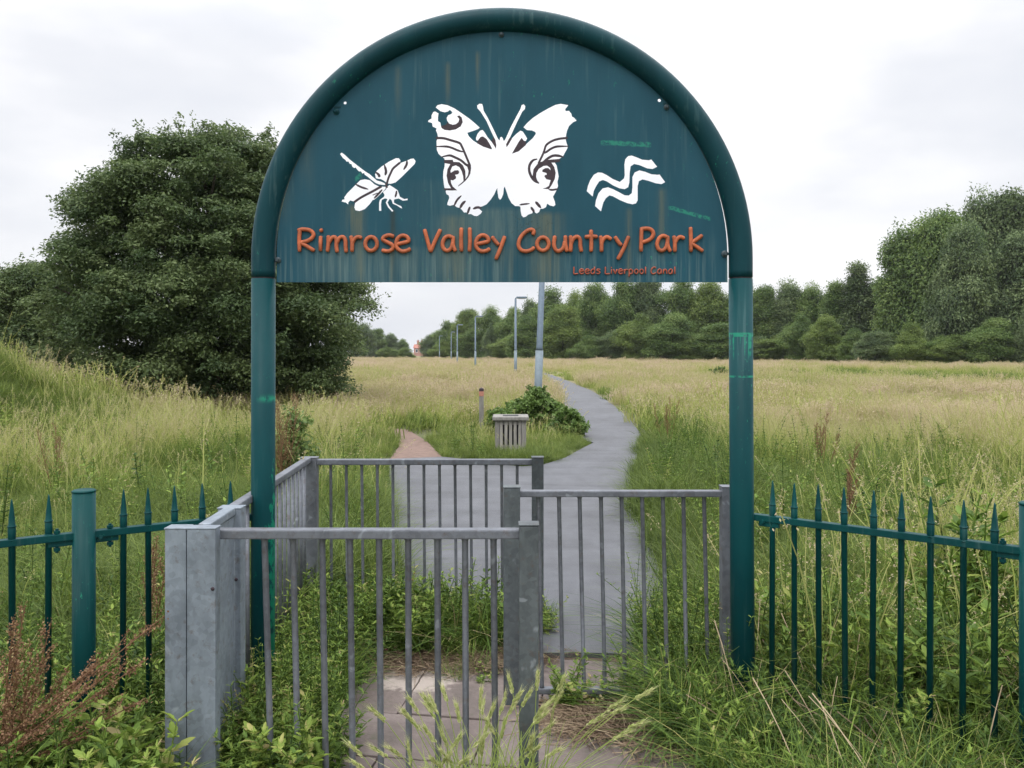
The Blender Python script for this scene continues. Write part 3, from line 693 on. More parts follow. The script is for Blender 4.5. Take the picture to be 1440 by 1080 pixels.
M_wood = simple('weathered_grey_wood', (.20,.19,.175), .85, 0, .35, 6, .5, (3,3,.6))
M_wood2 = simple('weathered_wood_slats', (.26,.245,.225), .85, 0, .35, 6, .5, (3,3,.5))
M_dark = simple('dark_liner', (.02,.02,.022), .8)
by = 12.6; bx = (718-CX)*by/F; s = by/F
o = thing('litter_bin', 'low square litter bin of weathered wooden slats standing in the grass', 'litter bin', (bx, by, 0))
hw = 22*s; zt = EYE-(586-Y0)*s; 
bm = bmesh.new(); box(bm, (bx-25.5*s,by-.05,zt-.055), (bx+25.5*s,by+2*hw+.05,zt+.0), .012); bm_obj('lid', bm, M_wood, o)
bm = bmesh.new(); box(bm, (bx-.12,by+hw-.12,zt+.0005), (bx+.12,by+hw+.12,zt+.003)); bm_obj('opening', bm, M_dark, o)
bm = bmesh.new(); box(bm, (bx-hw+.03,by+.045,.03), (bx+hw-.03,by+2*hw-.045,zt-.06)); bm_obj('liner', bm, M_dark, o)
for sx in (-1, 1):
    for yy in (by, by+2*hw-.06):
        bm = bmesh.new(); x0 = bx+sx*hw-(.07 if sx > 0 else 0); box(bm, (x0,yy,-.05), (x0+.07,yy+.06,zt-.056), .004); bm_obj('corner_post', bm, M_wood, o)
bm = bmesh.new(); 
for zz in (.12, zt-.125): box(bm, (bx-hw+.071,by+.012,zz), (bx+hw-.071,by+.03,zz+.065), .003)
bm_obj('cross_rail', bm, M_wood, o)
for k in range(5):
    xx = bx-hw+.098+k*(2*hw-.196)/4; bm = bmesh.new(); box(bm, (xx-.022,by-.004,.02), (xx+.022,by+.0115,zt-.06-.012*(k%2)), .003); bm_obj('slat', bm, M_wood2, o)
for sx in (-1, 1):
    for k in range(4):
        yy = by+.1+k*(2*hw-.2)/3; x0 = bx+sx*(hw-.014); bm = bmesh.new(); box(bm, (x0-.009,yy-.03,.02), (x0+.009,yy+.03,zt-.06), .003); bm_obj('slat', bm, M_wood2, o)

M_orange = simple('faded_orange_band', (.38,.17,.12), .7, 0, .15)
my = 16.3; mx = (677-CX)*my/F
o = thing('marker_post', 'short grey wooden waymarker post with a faded orange band near its top', 'marker post', (mx, my, 0))
zt = EYE-(545-Y0)*my/F
bm = bmesh.new(); box(bm, (mx-.045,my-.045,-.1), (mx+.045,my+.045,zt-.17), .006); bm_obj('shaft', bm, M_wood, o)
bm = bmesh.new(); box(bm, (mx-.047,my-.047,zt-.169), (mx+.047,my+.047,zt-.075), .006); bm_obj('band', bm, M_orange, o)
bm = bmesh.new(); box(bm, (mx-.045,my-.045,zt-.0745), (mx+.045,my+.045,zt-.02), .006); sweep(bm, [(mx,my,zt-.022),(mx,my,zt)], [.04,.012], 8); bm_obj('cap', bm, M_strap, o)

M_hb = simple('pink_brick', (.36,.20,.17), .9, 0, .15, 2, 0); M_hr = simple('clay_tiles', (.33,.14,.11), .9, 0, .15, 2, 0); M_win = simple('window_glass', (.06,.07,.09), .2, 0, .1, 3, 0); M_wf = simple('white_frame', (.7,.7,.7), .5, 0, .05, 3, 0)
hy = 330.; hx = (592-CX)*hy/F; s = hy/F
o = thing('brick_house', 'distant pink brick house with red roof and chimneys, left of the far wood', 'house', (hx, hy, 0))
w = 10*s; ze = EYE+5.5*s; zr = EYE+11*s
bm = bmesh.new(); box(bm, (hx-w,hy,0), (hx+w,hy+7,ze)); bm_obj('wall', bm, M_hb, o)
bm = bmesh.new(); v = [bm.verts.new(p) for p in [(hx-w-.3,hy-.3,ze+.002),(hx+w+.3,hy-.3,ze+.002),(hx+w+.3,hy+7.3,ze+.002),(hx-w-.3,hy+7.3,ze+.002),(hx-w-.3,hy+3.5,zr),(hx+w+.3,hy+3.5,zr)]]
for f in ((0,1,5,4),(2,3,4,5),(0,4,3),(1,2,5),(3,2,1,0)): bm.faces.new([v[i] for i in f])
rf = bm_obj('roof', bm, M_hr, o)
for cx_ in (-.55,.0,.62):
    bm = bmesh.new(); box(bm, (hx+cx_*w-.45,hy+3.1,zr-.6), (hx+cx_*w+.45,hy+3.9,zr+1.3)); box(bm, (hx+cx_*w-.52,hy+3.03,zr+1.301), (hx+cx_*w+.52,hy+3.97,zr+1.45))
    for k in (-.2,.2): sweep(bm, [(hx+cx_*w+k,hy+3.5,zr+1.44),(hx+cx_*w+k,hy+3.5,zr+1.8)], .12, 8)
    bm_obj('chimney', bm, M_hb, rf)
for cx_ in (-.6,0,.6):
    bm = bmesh.new(); box(bm, (hx+cx_*w-.5,hy-.03,EYE-.2), (hx+cx_*w+.5,hy+.02,EYE+1.1)); wn = bm_obj('window', bm, M_wf, o)
    bm = bmesh.new(); box(bm, (hx+cx_*w-.4,hy-.05,EYE-.1), (hx+cx_*w+.4,hy-.031,EYE+1.0)); bm_obj('pane', bm, M_win, wn)

# ------------------------------------------------------------------ vectorised leaf helper
def quads_mesh(name, Vv, tint, nper=4, faces=None):
    """Vv: (n,nper,3); faces pattern list of index tuples"""
    n = Vv.shape[0]; faces = faces or [tuple(range(nper))]
    me = bpy.data.meshes.new(name); me.vertices.add(n*nper); me.vertices.foreach_set('co', Vv.reshape(-1).astype(np.float32))
    base = (np.arange(n)*nper)[:, None]
    loops = np.concatenate([base+np.array(f)[None, :] for f in faces], 1).reshape(-1)
    lens = np.tile([len(f) for f in faces], n)
    me.loops.add(len(loops)); me.loops.foreach_set('vertex_index', loops.astype(np.int32))
    me.polygons.add(len(lens)); st = np.concatenate([[0], np.cumsum(lens)[:-1]])
    me.polygons.foreach_set('loop_start', st.astype(np.int32)); me.polygons.foreach_set('loop_total', lens.astype(np.int32))
    me.update(calc_edges=True)
    a = me.attributes.new('tint', 'FLOAT', 'POINT'); a.data.foreach_set('value', np.repeat(tint, nper).astype(np.float32) if tint.ndim == 1 else tint.reshape(-1).astype(np.float32))
    return me
def unit(v): return v/(np.linalg.norm(v, axis=-1, keepdims=True)+1e-9)
def leaves(cen, nrm, size, rng, asp=.5, fold=.25):
    """diamond leaves with a fold; 4 verts, 2 tris"""
    n = len(cen); r = rng.normal(size=(n,3)); t = unit(np.cross(nrm, r)); b_ = np.cross(nrm, t); s = size[:, None]
    V = np.stack([cen-t*s*.5, cen+b_*s*asp*.5+nrm*s*fold*.5, cen+t*s*.5, cen-b_*s*asp*.5+nrm*s*fold*.5], 1)
    return V
LF = [(0,1,2), (0,2,3)]

def make_tree(name, label, loc, prof, mat_leaf, nclump=260, nleaf=300, lsize=.12, crad=.55, seed=1, group=None, depth=.85, trunk=True, shell=.55, cat='tree', droop=0., trunk_r=.16, lowz=.0, nsprig=0, limbs=9, flat=.75, trunks=1):
    """prof: list of (z, xl, xr) relative to loc in metres"""
    rng = np.random.default_rng(seed); prof = sorted(prof)
    zs = np.array([p[0] for p in prof]); xl = np.array([p[1] for p in prof]); xr = np.array([p[2] for p in prof])
    o = thing(name, label, cat, loc, group)
    zz = rng.uniform(zs[0], zs[-1], nclump*4); w = np.interp(zz, zs, xr-xl); keep = rng.random(len(zz)) < w/w.max(); zz = zz[keep][:nclump]; n = len(zz)
    a = np.interp(zz, zs, xl); b_ = np.interp(zz, zs, xr); hw = (b_-a)/2; cx = (a+b_)/2
    th = rng.uniform(0, 2*np.pi, n); rr = np.sqrt(rng.uniform(shell**2, 1.0, n)); rr = np.maximum(rr, 0)
    cr = crad*rng.uniform(.42, 1.4, n)
    rin = np.clip(rr*hw-cr*.6, 0, None)
    cc = np.stack([cx+np.cos(th)*rin, np.sin(th)*rin*depth, zz-cr*.3], 1)
    ctint = rng.uniform(-.3, .32, n)
    k = nleaf; ncl = np.clip((cr/crad)**2*k, 20, None).astype(int)
    idx = np.repeat(np.arange(n), ncl); m_ = len(idx)
    d = unit(rng.normal(size=(m_,3))); up = rng.random(m_); d[:,2] = np.where((d[:,2] < 0) & (up < .55), -d[:,2], d[:,2])
    rad = (rng.random(m_)**.45)*cr[idx]*(1+.25*rng.normal(size=m_).clip(-1,1.6)*.6)
    pos = cc[idx]+d*rad[:,None]*np.array([1,1,flat])
    pos[:,2] -= droop*rad*rng.random(m_)
    if nsprig:
        ns = nsprig; L = 10
        ii = rng.integers(0, n, ns); out = unit(cc[ii]-np.array([cx.mean(),0,zs.mean()])+rng.normal(size=(ns,3))*.35); out[:,2] = np.abs(out[:,2])*.6+.25*rng.random(ns)
        tt = np.repeat(np.linspace(.2,1.15,L)[None,:], ns, 0)+rng.normal(size=(ns,L))*.05
        sp = cc[ii][:,None,:]+unit(out)[:,None,:]*(cr[ii][:,None]*tt*1.12)[:,:,None]
        sp = np.repeat(sp.reshape(-1,3), 3, 0)+rng.normal(size=(ns*L*3,3))*crad*.085
        pos = np.concatenate([pos, sp]); d = np.concatenate([d, unit(rng.normal(size=(len(sp),3)))]); idx = np.concatenate([idx, np.repeat(ii, L*3)])
        m_ = len(pos)
    pos[:,2] = np.maximum(pos[:,2], lowz)
    nr = unit(d*.5+rng.normal(size=(m_,3))*.55+np.array([0,0,.75]))
    sz = lsize*rng.uniform(.6,1.35,m_)
    V = leaves(pos, nr, sz, rng)
    tint = np.clip(.45+ctint[idx]+rng.normal(size=m_)*.17, 0, 1)
    me = quads_mesh('crown', V, tint, 4, LF); cr_o = bpy.data.objects.new('crown', me); C.objects.link(cr_o); me.materials.append(mat_leaf); cr_o.parent = o
    bm = bmesh.new(); H = zs[-1]; rg = random.Random(seed)
    for tk in range(trunks):
        bx_ = rg.uniform(-.12,.12)*(trunks > 1)*H*.5
        pts = [Vector((bx_, 0, -.2))]
        for j in range(1, 6): pts.append(Vector((bx_+rg.uniform(-.05,.05)*H*.3+cx.mean()*j/6, rg.uniform(-.05,.05)*H*.3, H*.8*j/5)))
        sweep(bm, pts, [trunk_r*(1.25 if j == 0 else 1-.17*j) for j in range(6)], 8)
        for j in range(limbs):
            i = rg.randrange(n); t = Vector(cc[i]); s0 = pts[0].lerp(pts[-1], min(.9, max(.08, t.z/H*.7)))
            md = s0.lerp(t, .5)+Vector((0,0,-.05*H*.3)); sweep(bm, [s0, md, t], [trunk_r*.4, trunk_r*.25, trunk_r*.08], 5)
    me = bpy.data.meshes.new('trunk'); bmesh.ops.recalc_face_normals(bm, faces=bm.faces); bm.to_mesh(me); bm.free(); me.materials.append(M_bark)
    t = bpy.data.objects.new('trunk', me); C.objects.link(t); t.parent = o
    return o
def copy_tree(o, loc, label, sc, rz, mat_leaf=None):
    c_ = o.copy(); C.objects.link(c_); c_.location = loc; c_['label'] = label; c_.scale = sc; c_.rotation_euler = (0,0,rz)
    for ch in o.children:
        d = ch.copy(); C.objects.link(d); d.parent = c_
        if mat_leaf is not None and ch.name.startswith('crown'):
            d.material_slots[0].link = 'OBJECT'; d.material_slots[0].material = mat_leaf
    return c_
# big tree by the left arch post
ty = 20.; s = ty/F; bx = (300-CX)*s
pf = [(548,105,470),(535,85,500),(515,85,510),(480,68,510),(455,66,526),(430,66,532),(400,68,524),(380,72,515),(350,64,500),(320,82,482),(290,92,470),(260,122,455),(235,152,440),(218,160,425),(206,160,412),(195,205,402),(182,240,372)]
big = make_tree('broadleaf_tree', 'large dark green spreading tree reaching the ground just behind the left arch post', (bx, ty, 0),
    [(EYE-(y-Y0)*s, (l-300)*s, (r-300)*s) for y, l, r in pf], M_leafA, 900, 520, .088, .50, 11, shell=.35, droop=.25, trunk_r=.2, lowz=.1, nsprig=420, limbs=26, flat=.62, trunks=3)
ty = 31.; s = ty/F; bx = (40-CX)*s
pf = [(490,-60,120),(460,-60,125),(430,-40,125),(400,-20,115),(385,5,100),(373,30,62)]
make_tree('broadleaf_tree', 'smaller rounded dark tree at the left edge on the bank, beside the large spreading tree', (bx, ty, 0),
    [(EYE-(y-Y0)*s, (l-40)*s, (r-40)*s) for y, l, r in pf], M_leafA, 240, 420, .12, .6, 12, shell=.4, trunk_r=.18, nsprig=80)

# far wood ---------------------------------------------------------
def crown_profile(kind, seed):
    rg = random.Random(seed*13+len(kind)); j = lambda: rg.uniform(.74,1.16)
    pf = crown_profile0(kind)
    return [(z*(1 if z > 9 else rg.uniform(.92,1.08)), a*(j() if kind != 'spire' else 1), b_*(j() if kind != 'spire' else 1)) for z, a, b_ in pf]
def crown_profile0(kind):
    if kind == 'round': return [(.2,-4.2,4.2),(2,-4.3,4.3),(4,-4.4,4.3),(6,-4.2,4.1),(8,-3.5,3.3),(9.2,-2.5,2.4),(9.9,-1.5,1.4)]
    if kind == 'broad': return [(.2,-4.8,4.8),(2,-4.9,4.8),(4,-5.0,4.8),(6,-4.6,4.7),(7.8,-3.7,4.3),(9,-2.4,3.3),(9.9,-1.0,2.1)]
    if kind == 'tall': return [(.2,-3.1,3.1),(2,-3.3,3.3),(5,-3.3,3.3),(7,-3.0,3.1),(8.6,-2.2,2.6),(9.6,-1.2,1.6),(10,-.7,.9)]
    if kind == 'spire': return [(.5,-2.6,2.6),(2.5,-2.6,2.6),(5,-2.2,2.2),(7.5,-1.5,1.5),(9.3,-.7,.7),(10,-.2,.2)]
    if kind == 'bush': return [(.1,-4,4),(2,-5,5),(4,-5.2,5),(6,-4.4,4.4),(8,-3.2,3),(9.5,-1.4,1.2)]
GW = 'trees of the far wood'
protos = {}
def wood_tree(kind, var, mat_leaf, label, px, wpx, topy, Y, name='broadleaf_tree', dens=1.0, grp=GW, cat='tree', basez=0):
    H = EYE+(Y0-topy)*Y/F; x = (px-CX)*Y/F; W = wpx*Y/F
    nat = {'round':8.6,'broad':9.8,'tall':6.5,'spire':5.2,'bush':10.2}[kind]
    sx = W/nat; sz = H/10.0
    key = (kind, var)
    rz = random.uniform(-.5,.5)
    if key not in protos:
        ls = .27 if kind != 'spire' else .24
        t = make_tree(name, label, (x, Y, basez), crown_profile(kind, var), mat_leaf, int(120*dens) if kind != 'spire' else 130, 520 if kind != 'spire' else 330, ls, 1.5 if kind != 'spire' else .95, 100+var*7+len(kind), grp, shell=.55, trunk_r=.22, limbs=8, flat=.85, cat=cat, nsprig=18)
        t.scale = (sx, (sx+sz)/2, sz); t.rotation_euler = (0,0,rz); protos[key] = t
    else:
        t = copy_tree(protos[key], (x, Y, basez), label, (sx, (sx+sz)/2, sz), rz, mat_leaf)
        t.name = name; t['category'] = cat; t['group'] = grp
    return t
mats = [M_leafB, M_leafC, M_leafD, M_leafB, M_leafB]
row = [(612,46,470,235,'round'),(634,50,453,215,'round'),(657,56,438,195,'broad'),(690,56,435,175,'round'),(720,56,434,165,'broad'),(748,50,424,155,'round'),(774,56,411,150,'tall'),
 (806,62,414,145,'broad'),(838,62,400,140,'round'),(874,70,394,135,'broad'),(914,70,392,135,'round'),(956,74,393,132,'broad'),(998,72,397,130,'round'),(1040,70,399,130,'broad'),(1076,62,407,128,'round'),
 (1108,58,401,126,'tall'),(1142,60,404,124,'round'),(1174,52,408,122,'tall'),(1238,64,398,118,'round')]
wher = ['leftmost and lowest tree of the far wood, next to the distant house','second tree from the left end of the far wood','third tree from the left end of the far wood, where its outline levels out',
 'tree of the far wood rising behind the third and fourth lamp posts','tree of the far wood directly behind the second lamp post','tree of the far wood just left of the nearest lamp post','upright tree of the far wood directly behind the nearest lamp post',
 'broad tree of the far wood just right of the nearest lamp post','far wood tree rising to the sign edge, second right of the nearest lamp post','broad tree of the far wood below the first letters of the small sign line',
 'tree of the far wood below the middle of the small sign line','broad tree of the far wood below the end of the small sign line','tree of the far wood just left of the right arch post','tree of the far wood half hidden by the right arch post',
 'rounded tree of the far wood just right of the right arch post','upright tree of the far wood, second right of the right arch post','tree of the far wood, third right of the right arch post','narrow tree of the far wood just left of the dark pointed tree','tree between the dark pointed tree and the tall trees at the right']
for i, ((px, w, ty_, Y, k), lb) in enumerate(zip(row, wher)):
    wood_tree(k, (i*7)%4, mats[(i*3+1)%5], lb, px, w, ty_, Y)
wood_tree('spire', 0, M_leafA, 'dark pointed tree standing above the far wood left of the tallest trees', 1206, 74, 374, 117)
wood_tree('spire', 0, M_leafB, 'lower pointed tree at the foot of the higher pointed one', 1176, 66, 400, 119)
for i, (px, w, ty_, Y, k, mt, lb) in enumerate([
 (1272,86,326,104,'tall',M_leafB,'leftmost of the tall trees at the right end of the wood'),
 (1318,104,296,101,'round',M_leafB,'full rounded tall tree, second of the tall trees at the right'),
 (1352,88,318,94,'broad',M_leafC,'grey-green willow in front of the tall trees at the right'),
 (1378,80,280,106,'tall',M_leafC,'slender tall tree with the highest top, near the right edge'),
 (1418,84,284,104,'tall',M_leafA,'dark tall tree close to the right edge'),
 (1440,110,330,92,'round',M_leafC,'grey-green rounded tree at the right edge in front of the tallest'),
 (1484,110,300,102,'broad',M_leafB,'tall tree cut by the right edge of the view')]):
    wood_tree(k, 3+i%3, mt, lb, px, w, ty_, Y, dens=1.5)
# front bushes of the wood
fx = [620,655,684,722,748,790,834,861,905,951,984,1021,1066,1099,1131,1166,1200,1233,1281,1322,1351,1403,1446]; rg = random.Random(5)
for i, px in enumerate(fx):
    Y = float(np.interp(px, [610,700,800,1100,1240,1500], [200,160,132,118,96,86]))-3
    rel = ('left of the nearest pole' if px < 760 else 'between nearest pole and arch post' if px < 1030 else 'between arch post and dark pointed tree' if px < 1206 else 'below the tall trees at the right')
    b0 = {0:622,1:760,2:1030,3:1206}[0 if px < 760 else 1 if px < 1030 else 2 if px < 1206 else 3]
    num = ['first','second','third','fourth','fifth','sixth','seventh','eighth'][len([q for q in fx if b0 <= q < px])]
    wood_tree(['bush','broad','bush','round'][i%4], i%3, [M_leafD, M_leafB, M_leafC, M_leafD, M_leafB][i%5], f'{num} bush from left at the wood foot, {rel}', px+rg.uniform(-6,8), rg.uniform(54,98)*(1 if px > 700 else .5), rg.uniform(434,476) if px > 640 else 478-(18 if px > 1230 else 0), Y, 'bush', 1, 'bushes along the foot of the far wood', 'bush')
# left distance
for i, (px, w, ty_, Y) in enumerate([(486,60,448,240),(512,44,457,245),(532,34,464,250),(550,28,470,255),(566,26,478,258)]):
    wood_tree('round', i%3, [M_leafB, M_leafC][i%2], f'distant tree right of the large spreading one, {["nearest to it","second from it","third from it","fourth from it","smallest and lowest, beside the house"][i]}', px, w, ty_, Y, grp='distant trees left of the gap')
wood_tree('bush', 1, M_leafD, 'bright green bush in the gap below the distant house', 570, 34, 489, 215, 'bush', 1, 'distant bushes in the gap', 'bush')
wood_tree('bush', 2, M_leafD, 'bright green bush in the gap left of the distant house', 545, 34, 487, 212, 'bush', 1, 'distant bushes in the gap', 'bush')
wood_tree('bush', 0, M_leafB, 'dark bush hiding the foot of the distant house on its right', 606, 14, 486, 260, 'bush', 1, 'distant bushes in the gap', 'bush')

# shrub behind the bin ------------------------------------------------
def shrub(label, px0, px1, top, Y, mat_, seed, ls=.1, cat='shrub', depth=.8, n=46, nl=60, crad=.22, zb=.05):
    s = Y/F; c0 = (px0+px1)/2; H = EYE-(top-Y0)*s; w = (px1-px0)/2*s; x = (c0-CX)*s; z0 = float(Hn(x, Y)); H -= z0
    return make_tree('shrub', label, (x, Y, z0), [(zb,-w*.7,w*.8),(H*.35,-w,w),(H*.72,-w*.62,w*.5),(H*.9,-w*.3,w*.25),(H,-w*.1,w*.12)], mat_, n, nl, ls, crad, seed, None, depth, shell=.3, trunk_r=.02, limbs=10, cat=cat, nsprig=60)
shrub('green broad-leaved shrub round the foot of the nearest lamp post', 698, 812, 545, 16.6, M_leafF, 31, .085, n=130, nl=60, crad=.17)
shrub('darker low shrub spilling towards the asphalt path, right of the lamp post', 765, 834, 576, 15.6, M_leafF, 32, .085, n=80, nl=60, crad=.16)
shrub('low leafy shrub beside the marker post, left of the bin', 684, 730, 574, 15.0, M_leafF, 33, .09, n=50, nl=90)
shrub('small dark shrub just right of the left arch post, behind the back barrier', 380, 452, 582, 8.6, M_leafB, 34, .055, n=46, nl=150, crad=.2)
shrub('low green bush in the meadow just left of the right arch post', 998, 1026, 519, 42, M_leafF, 35, .16, n=70, nl=70, crad=.28)

# ------------------------------------------------------------------ grass prototypes
def blades(n, R0, h, w, rng, bend=.5, segs=4, tint=(.2,.1), lean=0.):
    th = rng.uniform(0, 2*np.pi, n); r = R0*np.sqrt(rng.random(n)); base = np.stack([r*np.cos(th), r*np.sin(th), np.full(n,-.02)], 1)
    a = rng.uniform(0, 2*np.pi, n); d = np.stack([np.cos(a), np.sin(a), np.zeros(n)], 1); hh = h*rng.uniform(.55,1.15,n); bb = bend*rng.uniform(.2,1.4,n)
    side = np.stack([-np.sin(a), np.cos(a), np.zeros(n)], 1); V = []; T = []
    t0 = np.clip(tint[0]+rng.normal(size=n)*tint[1], 0, 1)
    for k in range(segs+1):
        t = k/segs; p = base+d*(hh*bb*t**2*1.0)[:,None]; p[:,2] += hh*(t-.45*bb.clip(0,1.2)*t**2.2); p[:,2] -= .0
        ww = w*(1-t**1.6)*.5+w*.04
        V += [p-side*ww, p+side*ww]; T += [t0*(.85)+.04*t-.03, t0*.85+.04*t-.03]
    V = np.stack(V, 1); T = np.stack(T, 1)
    F_ = [(2*k,2*k+1,2*k+3,2*k+2) for k in range(segs)]
    return V, T, F_
def join_meshes(name, parts, mat_):
    """parts: list of (V,T,faces)"""
    vs = []; ts = []; fs = []; off = 0
    me = bpy.data.meshes.new(name); loops = []; lens = []
    for V, T, F_ in parts:
        n, k, _ = V.shape; vs.append(V.reshape(-1,3)); ts.append((np.repeat(T, k) if T.ndim == 1 else T.reshape(-1)))
        base = (np.arange(n)*k)[:,None]+off; loops.append(np.concatenate([base+np.array(f)[None,:] for f in F_], 1).reshape(-1)); lens.append(np.tile([len(f) for f in F_], n)); off += n*k
    vs = np.concatenate(vs); ts = np.concatenate(ts); loops = np.concatenate(loops); lens = np.concatenate(lens)
    me.vertices.add(len(vs)); me.vertices.foreach_set('co', vs.reshape(-1).astype(np.float32)); me.loops.add(len(loops)); me.loops.foreach_set('vertex_index', loops.astype(np.int32))
    me.polygons.add(len(lens)); me.polygons.foreach_set('loop_start', np.concatenate([[0], np.cumsum(lens)[:-1]]).astype(np.int32)); me.polygons.foreach_set('loop_total', lens.astype(np.int32))
    me.update(calc_edges=True); a = me.attributes.new('tint', 'FLOAT', 'POINT'); a.data.foreach_set('value', np.clip(ts,0,1).astype(np.float32)); me.materials.append(mat_)
    return me
def seedstems(n, R0, h, rng, ns=26, hl=.12, sw=.0022, ss=.010, tint=.85, spread=.018, lean=.34):
    th = rng.uniform(0, 2*np.pi, n); r = R0*np.sqrt(rng.random(n)); base = np.stack([r*np.cos(th), r*np.sin(th), np.zeros(n)], 1)
    a = rng.uniform(0, 2*np.pi, n); d = np.stack([np.cos(a), np.sin(a), np.zeros(n)], 1); hh = h*rng.uniform(.75,1.15,n); ln = lean*rng.uniform(.2,1.6,n)
    def pt(t): 
        p = base+d*(hh*ln*t**2)[:,None]; p[:,2] += hh*t*(1-.1*ln*t); return p
    V = []; side = np.stack([-np.sin(a), np.cos(a), np.zeros(n)], 1); K_ = 4
    for k in range(K_+1):
        p = pt(k/K_); V += [p-side*sw, p+side*sw]
    V = np.stack(V, 1); T = np.full((n, 2*K_+2), tint-.2)
    parts = [(V, T, [(2*k,2*k+1,2*k+3,2*k+2) for k in range(K_)])]
    V2 = []; side2 = d*.7+np.array([0,0,.0])
    # panicle
    t = rng.uniform(0,1,(n,ns)); P_ = []
    top = pt(1.0); low = pt(1-.14); ax = unit(top-low)
    c_ = top[:,None,:]-ax[:,None,:]*(t*hl)[:,:,None]+rng.normal(size=(n,ns,3))*(spread*(t*.8+.15))[:,:,None]
    c_ = c_.reshape(-1,3); nr = unit(rng.normal(size=c_.shape)); 
    sz = ss*rng.uniform(.7,1.5,len(c_)); V3 = leaves(c_, nr, sz, rng, .45, .1)
    T3 = np.clip(tint+rng.normal(size=len(c_))*.07, 0, 1); parts.append((V3, T3, LF))
    return parts
def proto_coll(name, meshes):
    c_ = bpy.data.collections.new(name)
    for i, me in enumerate(meshes):
        o = bpy.data.objects.new(f'{name}_{chr(97+i)}', me); c_.objects.link(o)
    return c_
def gn_scatter(name, pts, rot, scl, idx, shift, coll, label, cat, kind='stuff'):
    n = len(pts); me = bpy.data.meshes.new(name); me.vertices.add(n); me.vertices.foreach_set('co', pts.reshape(-1).astype(np.float32))
    for nm, ty_, arr, key in (('rot','FLOAT_VECTOR',rot,'vector'),('scl','FLOAT_VECTOR',scl,'vector'),('pick','INT',idx,'value'),('shift','FLOAT',shift,'value')):
        a = me.attributes.new(nm, ty_, 'POINT'); a.data.foreach_set(key, arr.reshape(-1).astype(np.int32 if ty_ == 'INT' else np.float32))
    o = bpy.data.objects.new(name, me); C.objects.link(o)
    ng = bpy.data.node_groups.new(name, 'GeometryNodeTree'); ng.interface.new_socket('Geometry', in_out='INPUT', socket_type='NodeSocketGeometry'); ng.interface.new_socket('Geometry', in_out='OUTPUT', socket_type='NodeSocketGeometry')
    gi = ng.nodes.new('NodeGroupInput'); go = ng.nodes.new('NodeGroupOutput'); ip = ng.nodes.new('GeometryNodeInstanceOnPoints'); ci = ng.nodes.new('GeometryNodeCollectionInfo')
    ci.inputs['Collection'].default_value = coll; ci.inputs['Separate Children'].default_value = True; ci.inputs['Reset Children'].default_value = True
    ip.inputs['Pick Instance'].default_value = True
    def na(nm, ty_):
        q = ng.nodes.new('GeometryNodeInputNamedAttribute'); q.data_type = ty_; q.inputs[0].default_value = nm; return next(s_ for s_ in q.outputs if s_.enabled and s_.name == 'Attribute')
    ng.links.new(gi.outputs[0], ip.inputs['Points']); ng.links.new(ci.outputs[0], ip.inputs['Instance'])
    ng.links.new(na('pick','INT'), ip.inputs['Instance Index']); ng.links.new(na('rot','FLOAT_VECTOR'), ip.inputs['Rotation']); ng.links.new(na('scl','FLOAT_VECTOR'), ip.inputs['Scale'])
    ng.links.new(ip.outputs[0], go.inputs[0])
    md = o.modifiers.new('scatter', 'NODES'); md.node_group = ng
    return tag(o, label, cat, None, kind)
rg_ = np.random.default_rng(21)
def tuft(green=60, R0=.2, h=.5, w=.006, bend=.6, tint=(.25,.09), seeds=6, sh=.75, sp={}):
    parts = [blades(green, R0, h, w, rg_, bend, 4, tint)]
    if seeds: parts += seedstems(seeds, R0, sh, rg_, **sp)
    return join_meshes('tuft', parts, M_grass)
near_me = [tuft(90,.20,.50,.0065,.7,(.28,.09),3,.72), tuft(80,.2,.42,.006,.9,(.22,.08),0), tuft(70,.2,.55,.006,.6,(.36,.1),8,.80,dict(tint=.78)),
           tuft(45,.2,.45,.005,.5,(.5,.12),22,.72,dict(tint=.84)), tuft(40,.22,.42,.005,.5,(.55,.12),30,.66,dict(tint=.92,hl=.10)), tuft(60,.2,.5,.0055,.7,(.42,.12),12,.76,dict(tint=.88,spread=.03))]
near_c = proto_coll('near_grass', near_me)
far_sp = dict(ns=9, ss=.035, sw=.006, hl=.16, spread=.03)
far_me = [tuft(150,.62,.48,.016,.6,(.28,.09),10,.62,dict(far_sp,tint=.7)), tuft(130,.62,.42,.016,.7,(.24,.08),0), tuft(120,.62,.5,.016,.5,(.38,.1),24,.64,dict(far_sp,tint=.76)),
          tuft(90,.62,.42,.015,.5,(.55,.12),70,.60,dict(far_sp,tint=.82)), tuft(80,.62,.4,.015,.5,(.6,.12),90,.58,dict(far_sp,tint=.90)), tuft(100,.62,.46,.015,.6,(.48,.12),46,.62,dict(far_sp,tint=.86))]
far_c = proto_coll('far_grass', far_me)
def fbm(x, y, s, o=0.): return np.array([noise.fractal(Vector((float(a)*s+o, float(b_)*s, o)), 1.0, 2.0, 3) for a, b_ in zip(x, y)])
def tanness(x, y):
    n1 = fbm(x, y*.55, .16, 3.1); n2 = fbm(x, y, .7, 8.)
    t = np.interp(y, [3,7,11,16,26,34,60,75,150], [.06,.12,.18,.40,.66,.58,.62,.85,.92])
    tr_ = np.interp(y, [3,8,12,18,25,30,38,60,72,150], [.14,.24,.36,.70,.70,.28,.10,.16,.78,.92])
    wR = np.clip((x/np.maximum(y,1)-.22)/.12, 0, 1); t = t*(1-wR)+tr_*wR
    wl = np.clip((-x/np.maximum(y,1)-.22)/.1, 0, 1)*(y < 26); tl = np.interp(y, [3,6,10,14,17,25], [.04,.05,.02,.22,.58,.5]); t = t*(1-wl)+tl*wl
    return t+n1*.62+n2*.34
excl = [asph, brick]
